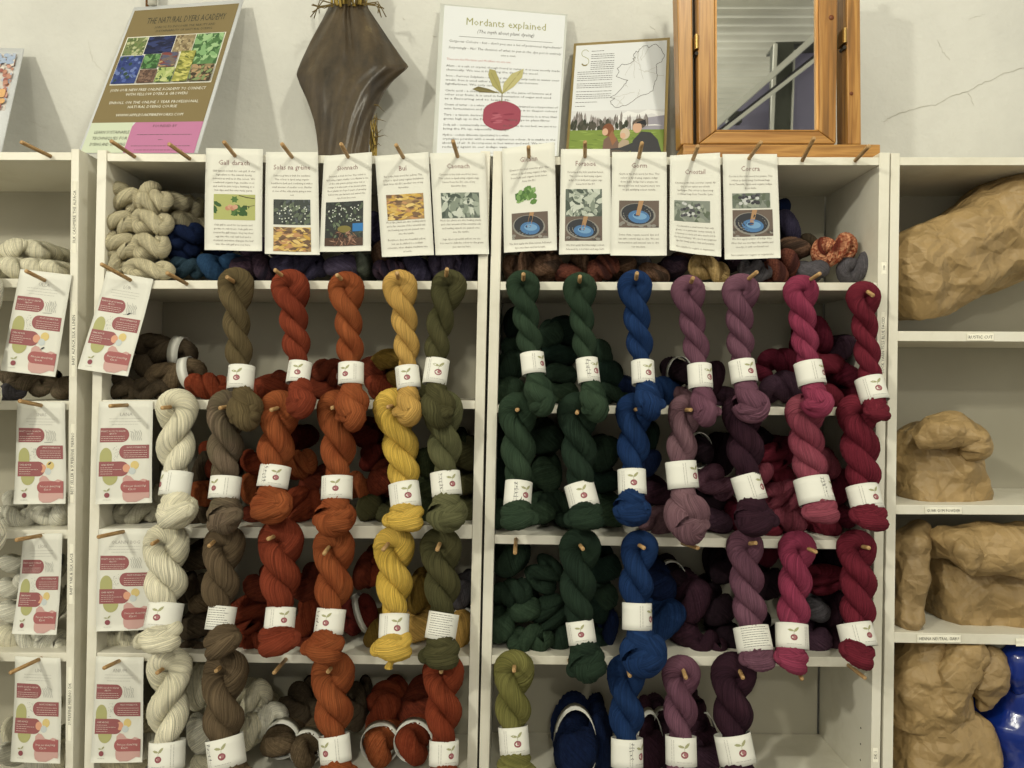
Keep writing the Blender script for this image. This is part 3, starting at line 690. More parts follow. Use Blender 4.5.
def pile(where, items):
    """items: (x, y, w, h, colour, kind, angle, depth of the front, band)"""
    cnt = {}
    for it in items: cnt.setdefault(it[4], []).append(it)
    for c, L in cnt.items():
        L.sort(key=lambda t: (t[0], t[1]))
        for n, it in enumerate(L):
            x, y, w, h, col, kd = it[:6]; ang = it[6] if len(it) > 6 else 0; Yf = it[7] if len(it) > 7 else 0.035; bd = it[8] if len(it) > 8 else None
            Yf = Yf-0.03 if (col == 'natural' and where == 'top shelf, left unit' and Yf < 0.07) else Yf
            rnd = random.Random(int(x*13+y*7)); kd = 'b' if (bd is not None and kd == 'e') else kd; me = PROTO[(kd, rnd.randrange(4))]
            cn = col.replace('_', ' ')
            lab = ('only %s skein lying on the %s' % (cn, where)) if len(L) == 1 else ('%s of the %s skeins lying on the %s' % (ORD[n], cn, where))
            k = (Yf+D0)/F; w_, h_ = w*k*1.13, h*k*1.12
            ln_ = min(0.19, 0.262-Yf) if kd in 'eb' else min(h_, 0.26-Yf)
            cy_ = Yf+ln_/2; kc = (cy_+D0)/F; w_, h_ = (w_, h_) if kd in 'eb' else (w_*kc/k, h_*kc/k)
            p = P(x, y, Yf + 0.012 if kd in 'eb' else cy_)
            o = bpy.data.objects.new('yarn_skein', me); COL.objects.link(o)
            o.location = (p.x, cy_, p.z); o.scale = (w_, ln_, h_); o.rotation_euler = (0, math.radians(ang), 0)
            o.material_slots[0].link = 'OBJECT'; o.material_slots[0].material = MATS[col]
            tag(o, lab, 'yarn skein', 'skeins lying on the ' + where)
            if bd is not None:
                b = bpy.data.objects.new('label_band', RING); COL.objects.link(b); b.parent = o
                if kd == 'h': b.rotation_euler = (0, 0, PI/2); b.location = (bd, 0, 0); b.scale = (1.03, 0.16, 1.03)
                else: b.location = (0, -0.19, 0); b.scale = (0.93, 0.17, 0.93)
F0 = 0.03
pile('top shelf, left unit', [
 (125,199,32,27,'natural','h',20,.05),(146,190,22,20,'natural','e',0,.06),(155,203,32,24,'natural','h',-8,.04),(176,201,22,24,'natural','e',0,.10),(190,207,20,26,'natural','e',0,.14),(198,212,18,28,'natural','e',0,.18),
 (122,223,30,24,'natural','h',15,.035),(152,223,38,25,'natural','h',8,.035),(180,221,22,22,'natural','e',0,.09),(198,225,22,18,'natural','e',0,.15),
 (124,246,33,27,'natural','h',30,.03),(151,247,34,28,'natural','h',-5,.03),(115,264,24,22,'natural','h',50,.03),(149,270,46,21,'natural','h',3,.02),
 (186,236,34,24,'navy','h',-15,.03),(185,252,30,20,'navy','h',-20,.05),(205,240,22,24,'navy','e',0,.12),
 (187,268,32,20,'teal_blue','h',5,.04),(209,266,30,24,'mid_blue','e',10,.03),(226,262,20,24,'mid_blue','e',0,.05),(218,248,30,18,'navy','h',0,.12),
 (240,265,24,24,'variegated_purple','e',0,.04),(260,266,26,24,'variegated_purple','e',20,.05),(284,265,30,26,'lilac_navy','e',0,.04),(311,266,32,26,'lilac_navy','h',20,.04),(340,264,34,26,'lavender','e',0,.03),(361,263,16,28,'grey_green','e',0,.04),
 (378,228,26,40,'lilac_navy','e',0,.12),(381,252,26,26,'variegated_brown','e',0,.09),(389,270,30,20,'variegated_purple','h',0,.04),(417,268,32,24,'lilac_navy','e',20,.035),(446,265,32,28,'lavender','h',-30,.04),(468,266,22,28,'lilac_navy','e',0,.05),
 (300,250,40,22,'lilac_navy','h',0,.14),(405,250,40,24,'variegated_purple','h',0,.14),(445,246,40,24,'lilac_navy','h',0,.14),(260,246,40,22,'variegated_purple','h',0,.14),(345,240,40,26,'variegated_purple','h',0,.16)])
pile('top shelf, right unit', [
 (520,266,32,26,'variegated_brown','h',-20,.04),(548,264,28,28,'variegated_brown','e',0,.03),(569,271,26,20,'variegated_red','e',0,.03),(583,262,24,24,'variegated_brown','e',0,.07),(603,268,30,24,'variegated_red','h',-25,.03),(624,262,26,24,'variegated_brown','e',0,.06),
 (656,272,30,22,'variegated_brown','e',30,.04),(640,258,26,20,'slate','e',0,.09),(677,264,26,24,'variegated_purple','e',0,.06),(709,269,38,24,'gold_tan','h',20,.03),(690,254,24,20,'variegated_brown','e',0,.1),(735,258,26,22,'variegated_purple','e',0,.10),(755,271,32,22,'slate','h',10,.04),
 (779,270,24,24,'variegated_red','e',0,.04),(792,261,24,24,'variegated_red','e',20,.05),(797,246,30,24,'variegated_brown','e',0,.07),(791,226,24,34,'lilac_navy','e',0,.10),(783,206,16,20,'navy','e',0,.14),(812,243,20,20,'dark_brown','e',0,.12),
 (834,250,42,28,'variegated_orange','h',-15,.04),(816,269,30,24,'slate','e',0,.035),(857,268,38,26,'slate','h',-20,.045),(770,248,30,24,'variegated_purple','e',0,.12),(600,250,40,22,'variegated_purple','h',0,.14),(540,246,44,24,'variegated_brown','h',0,.14)])
pile('second shelf, left unit', [
 (166,350,58,27,'dark_brown','h',8,.07,.2),(176,375,56,27,'brown','h',-12,.04,.2),(143,367,26,26,'dark_brown','e',0,.06),(121,388,34,28,'dark_brown','h',25,.03),(152,390,34,22,'dark_brown','h',5,.035),
 (207,386,40,25,'rust','h',5,.03),(229,388,24,20,'rust','e',0,.05),(265,387,36,26,'brick','e',0,.03),(283,382,26,28,'deep_rust','e',0,.05),(318,388,30,24,'brick','e',0,.05),(331,372,34,26,'deep_rust','h',10,.04),(368,371,30,30,'deep_rust','e',0,.05),(380,388,32,26,'brick','e',0,.03),(300,384,24,24,'brick','e',0,.08),
 (385,361,30,26,'old_mustard','e',0,.05),(398,378,26,26,'old_mustard','e',0,.05),(427,388,24,24,'olive','e',0,.05),(256,392,26,16,'brick','e',0,.02)])
pile('third shelf, left unit', [
 (138,512,44,24,'grey_cream','h',-8,.04),(116,514,26,20,'grey_cream','e',0,.08),(160,500,18,30,'grey_cream','e',0,.06),(200,470,24,34,'dark_brown','e',0,.06),(200,515,34,24,'dark_brown','h',0,.04),(199,495,24,24,'rust_orange','e',0,.03),(208,455,22,26,'rust','e',0,.09),(212,470,22,26,'deep_rust','e',0,.06),
 (252,463,26,30,'rust','e',0,.05),(248,490,24,28,'rust_orange','e',20,.04),(300,465,32,28,'rust_orange','h',-20,.04),(300,504,32,38,'rust','h',60,.03),(252,516,26,20,'deep_rust','e',0,.05),(310,484,24,26,'deep_rust','e',0,.06),(316,503,22,26,'rust','e',0,.045),(288,440,34,26,'dark_red','e',0,.10),
 (360,487,30,26,'rust_orange','h',20,.05),(380,482,26,38,'deep_rust','e',0,.04),(363,434,28,30,'dark_red','e',0,.12),(370,458,26,26,'dark_red','e',0,.10),(368,508,24,36,'olive','e',0,.035),(386,516,24,26,'sage_olive','e',0,.035),(427,465,28,30,'dark_olive','e',0,.06),(428,490,26,28,'dark_olive','e',0,.06),(427,512,26,26,'dark_olive','e',0,.04),
 (465,457,26,34,'olive','e',0,.05),(465,486,26,28,'olive','e',0,.05),(465,511,24,26,'sage_olive','e',0,.04),(455,440,20,20,'dark_olive','e',0,.1)])
pile('fourth shelf, left unit', [
 (120,638,38,20,'cream','h',0,.04),(140,634,20,14,'grey_brown','e',0,.06),(195,560,32,30,'dark_brown','e',0,.06),(188,587,34,30,'dark_brown','h',10,.06),(199,604,24,28,'brown','e',0,.05),(192,629,32,32,'dark_brown','e',0,.04),(196,648,30,14,'dark_brown','h',0,.03),
 (246,616,34,46,'brick','h',60,.035),(257,590,30,32,'deep_rust','e',0,.05),(255,643,34,20,'brick','h',5,.03),(303,590,30,34,'deep_rust','e',0,.06),(305,620,28,36,'rust','e',0,.05),(304,645,24,18,'deep_rust','e',0,.05),
 (362,577,20,36,'deep_rust','e',0,.05),(375,576,20,30,'rust','e',0,.06),(358,614,34,34,'dark_red','h',-20,.04,.12),(372,636,22,26,'old_mustard','e',0,.035),(418,597,26,36,'old_mustard','e',0,.06),(417,630,30,36,'mustard','e',0,.045),(461,632,28,38,'mustard','e',0,.04,-.45),(462,598,24,26,'slate','e',0,.06)])
pile('bottom shelf, left unit', [
 (197,690,30,44,'cream','e',0,.05),(199,738,28,50,'white','e',0,.03),(251,696,38,34,'cream','h',-10,.06),(262,720,48,30,'white','h',-20,.05),(246,736,30,34,'cream','e',0,.03),(146,722,20,34,'natural','e',0,.05),(142,752,24,30,'white','e',0,.03),(207,765,36,24,'cream','e',0,.01),(122,762,48,16,'natural','h',0,.02),(168,700,26,30,'natural','e',0,.09),
 (292,716,34,40,'dark_brown','e',0,.10),(318,716,30,38,'dark_brown','e',0,.12),(351,716,26,40,'dark_brown','e',0,.10),(276,748,34,36,'brown','e',0,.00,-.38),(301,757,32,34,'brown','e',10,.00,-.38),
 (382,716,38,38,'rust','e',0,.09),(416,714,36,36,'deep_rust','e',10,.10),(377,752,38,38,'rust_orange','e',20,.00,-.36),(411,750,38,40,'rust','e',0,.00,-.36)])
pile('second shelf, right unit', [
 (514,322,20,30,'dark_green','e',0,.10),(514,346,24,26,'deep_green','e',0,.08),(510,366,28,30,'deep_green','e',0,.05),(507,390,34,26,'green','e',10,.03),(551,335,24,34,'deep_green','e',0,.06),(565,331,30,34,'dark_green','e',0,.09),(560,354,34,26,'dark_green','e',0,.06),(562,374,30,26,'deep_green','e',0,.04),(564,392,28,24,'green','e',0,.03),
 (602,352,24,26,'deep_green','e',0,.06),(612,374,28,28,'dark_green','e',0,.05),(610,394,36,22,'deep_green','h',0,.04),(660,391,42,28,'blue','h',10,.04),(628,388,24,24,'navy','e',0,.05),
 (684,373,24,34,'dark_plum','e',0,.04,-.3),(717,379,20,34,'plum','e',0,.04),(684,397,26,20,'dusty_mauve','e',0,.03),(730,397,28,20,'purple','e',0,.04),(783,387,44,30,'purple','h',-10,.035),(782,361,44,24,'claret','h',5,.06),(764,374,20,22,'claret','e',0,.07),
 (824,334,24,36,'claret','e',0,.07),(829,364,36,28,'crimson','e',10,.05),(845,348,28,26,'purple','e',0,.07),(850,376,26,32,'claret','e',0,.05),(834,395,28,22,'crimson','e',0,.03),(852,398,24,20,'claret','e',0,.04)])
pile('third shelf, right unit', [
 (546,440,32,38,'deep_green','e',0,.06),(547,476,30,40,'green','e',15,.05),(556,502,34,22,'deep_green','h',0,.04),(541,513,30,32,'green','e',0,.03),(502,518,24,30,'green','e',0,.03),(503,480,20,40,'dark_green','e',0,.08),(503,445,20,40,'dark_green','e',0,.10),(606,455,32,34,'deep_green','e',0,.06),(607,483,30,28,'dark_green','e',0,.05),(610,514,36,34,'green','e',-10,.035),(568,521,24,22,'deep_green','e',0,.04),(574,440,30,30,'dark_green','e',0,.12),
 (651,464,24,26,'navy','e',0,.06),(651,440,20,34,'dark_green','e',0,.08),(657,523,28,32,'dusty_mauve','h',55,.03),(658,495,30,30,'plum','e',0,.06),
 (704,452,24,36,'dark_plum','e',0,.05,-.4),(716,483,36,30,'mauve','h',40,.05),(719,522,30,30,'purple','e',0,.04),(712,505,30,24,'dark_plum','e',0,.07),(737,518,20,36,'claret','e',0,.05),(728,455,30,40,'dark_plum','e',0,.10),
 (771,459,26,34,'crimson','h',60,.05),(766,474,20,22,'rose','e',0,.04),(788,452,28,28,'claret','e',0,.08),(787,480,30,26,'crimson','e',0,.06),(781,498,32,42,'rose','h',50,.035),(792,521,36,26,'rose','e',0,.03),(771,531,26,18,'crimson','e',0,.03),(830,464,28,30,'rose','e',0,.06),(843,488,30,34,'claret','e',0,.06),(830,526,30,24,'crimson','e',0,.035),(846,518,24,26,'claret','e',0,.05),(760,440,30,26,'dark_plum','e',0,.12),(812,452,26,30,'dark_plum','e',0,.12)])
pile('fourth shelf, right unit', [
 (511,561,38,34,'deep_green','e',0,.05),(545,574,32,34,'deep_green','h',-50,.05),(511,593,38,27,'deep_green','h',-5,.04),(525,612,34,30,'green','e',0,.04),(551,611,30,38,'deep_green','h',60,.04),(502,630,24,38,'green','e',0,.03),(531,640,44,28,'green','h',-5,.02),(562,641,28,26,'deep_green','e',0,.035),(597,610,24,36,'dark_green','e',0,.06),(606,570,30,36,'dark_green','e',0,.08),(605,600,26,34,'deep_green','e',0,.06),(598,645,30,22,'dark_green','e',0,.06),
 (662,588,30,40,'navy','e',0,.06),(666,624,38,44,'blue','e',20,.03),(611,631,18,34,'navy','e',0,.06),(675,580,26,30,'dark_plum','e',0,.09,-.45),(696,604,36,42,'plum','e',0,.05),(721,612,30,40,'dark_plum','e',0,.06),(727,572,28,34,'dark_plum','e',0,.09),(687,636,28,34,'plum','e',0,.05),(708,645,34,26,'plum','h',0,.03),(733,642,28,28,'dark_plum','e',0,.05),
 (771,586,30,40,'dark_plum','e',0,.06),(770,556,24,24,'claret','e',0,.1),(824,579,26,40,'crimson','h',80,.05),(818,612,28,28,'slate','e',0,.05),(818,643,32,32,'purple','e',0,.035),(838,612,24,36,'plum','e',0,.06),(838,642,26,34,'plum','e',0,.05),(775,640,24,34,'dark_plum','e',0,.06),(838,560,24,34,'dark_plum','e',0,.09)])
pile('bottom shelf, right unit', [
 (577,754,42,76,'navy','e',0,.02,-.2),(602,752,26,66,'navy','e',0,.06),(653,756,26,72,'plum','e',0,.03,-.1),(666,748,26,60,'purple','e',0,.08,-.35),(706,748,30,58,'plum','e',0,.06,-.3),(700,712,14,26,'plum','e',0,.1),(708,760,34,34,'purple','e',0,.02)])
pile('top shelf, far left unit', [
 (9,250,34,24,'cream','e',0,.08),(32,249,30,20,'cream','e',0,.10),(9,267,26,22,'cream','e',0,.04),(31,267,26,20,'cream','e',0,.04),(49,268,30,18,'cream','e',0,.05),(-18,262,30,30,'cream','e',0,.05)])
pile('second shelf, far left unit', [
 (9,378,28,20,'grey_brown','e',0,.05),(36,384,50,24,'grey_brown','h',5,.04),(6,393,36,18,'slate','h',0,.03),(60,388,26,22,'grey_brown','e',0,.04)])
pile('third shelf, far left unit', [
 (10,502,20,20,'white','e',0,.06),(15,518,36,22,'white','h',5,.03),(40,516,32,20,'white','e',10,.04),(57,516,26,22,'white','e',-20,.03)])
pile('fourth shelf, far left unit', [
 (9,565,24,22,'white','e',0,.06),(6,590,24,24,'white','e',0,.05),(20,582,18,24,'white','e',0,.06),(9,614,30,26,'white','e',0,.04),(7,640,28,24,'cream','e',0,.035),(28,643,30,24,'white','h',-5,.03),(53,643,30,24,'white','h',5,.03),(30,615,24,30,'white','e',0,.09)])
pile('bottom shelf, far left unit', [
 (11,738,24,34,'cream','e',0,.05),(8,757,28,26,'white','e',0,.02),(34,762,30,22,'white','e',0,.02),(58,760,26,24,'cream','e',0,.04)])


# ------------------------------------------------------------------ cards hanging from the pegs
INK_TITLE = ink('title', (146, 106, 102)); INK_BODY = ink('body', (136, 124, 116)); INK_WHITE = ink('white', (232, 222, 210)); INK_OLIVE = ink('olive_title', (150, 150, 84))
def cols(*cs): return [ink('c%d_%d_%d' % c, c) for c in cs]
def pic_scatter(A, r, bgc, cs, n, kind, size, rnd):
    x0, y0, x1, y1 = r; A.rect(x0, y0, x1, y1, bgc); c_ = (x0, y0, x1, y1)
    for i in range(n):
        x, y = rnd.uniform(x0, x1), rnd.uniform(y0, y1); m = rnd.choice(cs); s_ = size*rnd.uniform(0.6, 1.4); a = rnd.uniform(0, PI)
        if kind == 'leaf': A.leaf(x, y, s_, s_*0.45, a, m, c_)
        elif kind == 'dot': A.ell(x, y, s_*0.5, s_*0.5, m, n=7, clip=c_)
        else: A.leaf(x, y, s_, s_*0.3, a*0.3-0.4, m, c_)
def pic_vat(A, r, rnd):
    x0, y0, x1, y1 = r; w, h = x1-x0, y1-y0; cx, cy = (x0+x1)/2, (y0+y1)/2; g = cols((108,92,82),(150,146,136),(84,76,70),(54,56,62),(70,120,176),(110,160,206),(40,70,120),(176,132,88),(140,136,128))
    A.rect(x0, y0, x1, y1, g[0])
    for i in range(14): A.ell(x0+w*rnd.random(), y1-h*0.3*rnd.random(), w*0.06, h*0.06, rnd.choice((g[1], g[2], g[8])), n=7, clip=(x0,y0,x1,y1))
    A.ell(cx-w*0.03, cy+h*0.02, w*0.45, h*0.42, g[8], 0.1, 24, (x0,y0,x1,y1)); A.ell(cx-w*0.03, cy, w*0.41, h*0.38, g[3], 0.1, 24)
    A.ell(cx, cy+h*0.10, w*0.27, h*0.24, g[4], 0.1, 20); A.ell(cx+w*0.02, cy+h*0.07, w*0.18, h*0.13, g[5], 0.1, 16); A.ell(cx-w*0.05, cy+h*0.03, w*0.08, h*0.06, g[6], 0, 12)
    A.poly([(cx, y0), (cx+w*0.12, y0), (cx+w*0.02, cy+h*0.06), (cx-w*0.08, cy+h*0.04)], g[7])
def pic(A, kind, r, rnd):
    x0, y0, x1, y1 = r; w, h = x1-x0, y1-y0
    if kind == 'oak':
        g = cols((172,176,96),(52,92,40),(78,116,52),(192,128,96),(204,152,120),(70,58,44))
        A.rect(*r, g[0])
        for i in range(9): A.leaf(x0+w*(0.45+0.35*rnd.random()), y0+h*(0.5+0.4*rnd.random()), 9, 5, rnd.uniform(-0.6, 1.2), rnd.choice(g[1:3]), r)
        for i in range(5): A.leaf(x0+w*0.12*rnd.random(), y0+h*(0.35+0.3*rnd.random()), 8, 4, rnd.uniform(0, 1), g[1], r)
        for i in range(3): A.leaf(x0+w*0.5, y0+h*0.2, 8, 3.5, i-1, g[2], r)
        A.line([(x0+w*0.6,y0+1),(x0+w*0.8,y0+3),(x1-0.5,y0+4)], 0.8, g[5]); A.line([(x0+w*0.7,y0+h*0.5),(x1-0.5,y0+h*0.42)], 0.5, g[5])
        for i in range(4): A.ell(x0+w*(0.34+0.06*i), y0+h*(0.55-0.06*(i%2)), 2.6, 2.3, g[3+i%2])
    elif kind == 'flowers': pic_scatter(A, r, ink('dk', (64,70,66)), cols((92,104,84),(116,130,104),(84,92,96),(50,56,54)), 60, 'leaf', 6, rnd); [A.ell(x0+w*rnd.uniform(0.1,0.9), y0+h*rnd.uniform(0.2,0.9), 0.8, 0.7, ink('fl', (206,212,200)), n=6) for _ in range(34)]
    elif kind == 'bark': pic_scatter(A, r, ink('bk', (168,132,80)), cols((214,174,84),(226,192,110),(196,140,88),(112,84,60),(206,160,60),(124,92,66)), 120, 'chip', 9, rnd)
    elif kind == 'madder':
        pic_scatter(A, r, ink('dk2', (50,54,52)), cols((78,92,70),(104,120,92),(60,68,64)), 60, 'leaf', 6, rnd)
        for _ in range(40): A.ell(x0+w*rnd.uniform(0.05,0.95), y0+h*rnd.uniform(0.08,0.45), 0.8, 0.7, ink('fl', (206,212,200)), n=6)
        A.rect(x0+w*0.72, y0+h*0.5, x1, y0+h*0.68, ink('tarp', (40,120,196))); A.ell(x0+w*0.5, y0+h*0.62, w*0.18, h*0.08, ink('hill', (128,116,52)))
        A.rect(x0, y0+h*0.82, x1, y1, ink('soil', (84,60,48)))
        for _ in range(60):
            a = rnd.uniform(0, PI); xx, yy = x0+w*rnd.uniform(0.05,0.95), y0+h*rnd.uniform(0.86,0.98)
            if rnd.random() < 0.6: xx, yy = x0+w*rnd.uniform(0.22,0.78), y0+h*rnd.uniform(0.68,0.9)
            A.leaf(xx, yy, 8, 0.9, a, rnd.choice(cols((150,104,80),(112,72,56),(180,136,110),(70,46,40))), r)
    elif kind == 'sage': pic_scatter(A, r, ink('sg', (96,106,96)), cols((158,168,152),(182,190,174),(128,140,124),(74,86,76),(196,202,188)), 60, 'leaf', 10, rnd)
    elif kind == 'bugs':
        pic_scatter(A, r, ink('bg', (128,136,124)), cols((104,114,100),(146,154,138),(92,104,84)), 30, 'leaf', 9, rnd)
        for _ in range(26): A.ell(x0+w*rnd.uniform(0.2,0.7), y0+h*rnd.uniform(0.1,0.75), 2.0, 1.6, rnd.choice(cols((60,60,66),(196,198,196),(84,84,90))), n=8, clip=r)
    elif kind == 'vat': pic_vat(A, r, rnd)
    elif kind == 'birch':
        for _ in range(26):
            x, y = x0+w*rnd.uniform(0.1,0.9), y0+h*rnd.uniform(0.08,0.7); y += max(0, abs(x-(x0+x1)/2)-w*0.1)*0.25
            A.leaf(x, y, rnd.uniform(6, 9), rnd.uniform(4, 6), rnd.uniform(0, PI), rnd.choice(cols((92,136,60),(112,156,78),(72,112,52),(130,170,96))), (x0, y0, x1, y1))

UP = [
 ('Gall darach', 17, [(206,148),(263,149),(262,251),(204.5,250)], [(24,["Gall darach is Irish for oak gall. A vital","ingredient to the natural dyeing","industry as well as in this colour. We","combined organic logs, madder root","and weld in this recipe, finishing to a","few dips and this into rusty yarns."]),(79,["Oak gall is used for its tannin and","grows on oak trees. Oak galls are","created by gall wasps, they lay their","egg into the oak leaf bud and a","chemical secretion changes the leaf","into the oak gall you see here."])], [('oak',(9,47,50,73))], 'an oak branch picture'),
 ('Solas na gréine', 18, [(266,152),(318,152),(320,255),(265,254)], [(25,["Solas na gréine is Irish for sunshine.","This colour is dyed using organic","buckthorn bark and combining it with a","small amount of madder root. Madder","is one of the only plants giving a true","red."])], [('flowers',(9,48.5,48,74)),('bark',(9,76.5,48,101))], 'a dark flower picture over a yellow bark picture'),
 ('Sionnach', 17, [(324,156),(372,152),(371,251),(320,252)], [(24,["Sionnach is Irish for fox. This colour is","dyed using organic madder root. Madder is one","of the only plants giving a true red or","orange it is also part of an ancient plant.","Root plants are kept 3 years of growing","before we can harvest and extract the","dye from the roots."])], [('madder',(5,51,48,98))], 'one tall picture with a blue patch and brown roots'),
 ('Buí', 17, [(375,156),(428.5,152),(434,255),(382,257)], [(23,["Buí is the Irish word for yellow. This","colour is dyed using organic buckthorn","bark from the EU, another one of my","favourites."]),(70,["Most dye plants are also healing plants","and a fair amount of the essential oils","and healing aspects are passed onto","into the textile."]),(88,["Buckthorn dyes into beautiful yellow,","but can be shifted to a reddish","colourant, when alkaline conditions are","present."])], [('bark',(9,41,49,67))], 'one yellow bark picture'),
 ('Caonach', 16, [(430,153),(485,152.6),(489,254),(435.5,255)], [(23,["Caonach is the Irish word for moss.","This colour is dyed using organic sage","leaves from the EU, one of my","favourite dyes."]),(70,["Most dye plants are also healing plants","and a fair amount of the essential oils","and healing aspects are passed onto","into the textile."]),(89,["Sage dyes a greenish yellow, we use","iron next to shift the colour to the green","you can see here."])], [('sage',(9,41,49,67))], 'one grey green sage leaf picture'),
 ('Gleann', 16, [(502,148.6),(554.6,142),(557,250),(504,252.5)], [(24,["Gleann is the Irish word for glen. The","colour is dyed using organic indigo","from India and organic birch leaves","from the EU."]),(97,["We first apply the blue colour, followed","by a mordant and birch bath."])], [('birch',(12,40,40,62)),('vat',(9,66,48,92))], 'a bright green leaf cutout above a blue vat picture'),
 ('Foraoise', 17, [(561,149),(610,149),(611.6,253.6),(559,254.5)], [(24,["Foraoise is the Irish word for forest.","This colour is dyed using organic","indigo from India and organic sage","leaves from the EU."]),(96,["We first apply the blue indigo colour,","followed by a mordant and sage bath."])], [('sage',(6,40,47,67)),('vat',(6,67,47,91))], 'sage leaves joined to a blue vat picture'),
 ('Gorm', 16, [(612,152),(666.6,152),(666.6,255.6),(610.4,255.6)], [(23,["Gorm is the Irish word for blue. This","colour is dyed using organic indigo","from India. Indigo has a unique vat","dyeing process and requires many vats","to get satisfying colour results."]),(84,["Some ideas, require several dips and","can take several days to dye. We use","fermentation and mineral vats to dye","our woolens."])], [('vat',(8,49,49,76))], 'a single blue vat picture'),
 ('Criostail', 21, [(670,155.5),(720,152.6),(721,257),(669,250.7)], [(31,["Criostail is the Irish word for crystal. All","the colour names are of Irish","landscape. This colour is dyed using","cochineal bugs from Tenerife, Spain."]),(77,["Cochineal is a small insect, that only","grows on a particular cactus variety. It","is farmed on cacti and also used a lot in","the food industry. We use it as a pigment","dye for lovely pinks, reds and purples."]),(99,["Not suitable for vegans or vegetarians."])], [('bugs',(5,49,45,71))], 'a single grey picture of dark berries and a curled corner'),
 ('Corcra', 17, [(722.5,154),(777,154),(780.5,258),(724.6,259.5)], [(23,["Corcra is the Irish word for purple. This","colour is dyed using Cochineal bugs","from Tenerife, Spain and organic indigo","from India."]),(85,["We first apply a layer of indigo blue.","After that we mordant the textile and","overdye it with cochineal red.","","Not suitable for vegans or vegetarians."])], [('bugs',(9,39,48,54)),('vat',(9,55.5,50,82))], 'a grey picture above a blue vat picture'),
]
for n, (title, ty, q, blocks, pics, desc) in enumerate(UP):
    rnd = random.Random(n+40); w, h = 57, 104; dz = -0.004-0.0012*(n % 3)
    curl = rnd.uniform(0.001, 0.004)
    bl = (lambda u, v, c=curl, n=n: c*math.sin(PI*v)*0.8 + 0.002*math.sin(2*PI*u+n)*v + ((0.006*max(0, v-0.8)*5*max(0, 1-2.5*u)) if n == 8 else 0))
    fn = quadmap(q, (dz, dz, dz-0.004, dz-0.004), (w, h), bl)
    card = sheet('recipe_card', fn, (w, h), CARD, None)
    tag(card, 'white card titled %s, %s' % (title, desc), 'card', 'white colour recipe cards pegged along the top edge')
    T = Art(); T.text(title, w/2, ty, 7.2, INK_TITLE, fit=40 if len(title) > 9 else None, xs=0.95); T.build('title', fn, card, 0.0004)
    for y0, lines in blocks:
        T = Art()
        for i, l in enumerate(lines): T.text(l, w/2, y0+i*3.95, 2.75, INK_BODY, fit=49)
        T.build('text', fn, card, 0.0004)
    for k_, r in pics:
        T = Art(); pic(T, k_, r, rnd); T.build('picture', fn, card, 0.0004, 0.00003)

LOW = [
 ('ÚLLA', [(20.5,269),(72,275),(58,377),(3.5,370.5)], 'far_left', 'highest of the four pink-and-olive price cards on the far left unit'),
 ('SNAS', [(18,401),(65.5,402),(66.5,503.5),(14.5,504)], 'far_left', 'price card second from top of the four on the far left unit'),
 ('LÍON', [(24,534),(63,533),(58,634),(13.5,633)], 'far_left', 'price card third from top of the four on the far left unit'),
 ('LÍN', [(15,656),(60.5,658),(62,762),(12.5,760)], 'far_left', 'lowest of the four pink-and-olive price cards on the far left unit'),
 ('LÚR', [(106,271),(153,279),(131,376.5),(81,369)], 'left', 'tilted price card hanging below the cream skeins of the top shelf'),
 ('LANA', [(98.5,401.5),(152.5,401),(153,502.5),(96.5,504)], 'left', 'price card hanging just left of the cream skein in the second row'),
 ('OLANN BOG', [(99,529),(152,529),(154,629),(96.5,631)], 'left', 'price card half covered by the third-row cream skein'),
 ('ANIUM', [(96.5,656),(144,657),(143,761.5),(91,762)], 'left', 'price card at the bottom, left of the bottom-row cream skein'),
]
DP, DP2, LP, OV, GD = ink('dusty_pink', (160, 88, 90)), ink('dusty_pink_bright', (176, 94, 94)), ink('light_pink', (208, 160, 152)), ink('olive_blob', (176, 174, 108)), ink('grey_doodle', (150, 150, 146))
CO, CYl, CB = ink('coral', (226, 158, 124)), ink('soft_yellow', (222, 194, 116)), ink('pale_blue', (196, 204, 204))
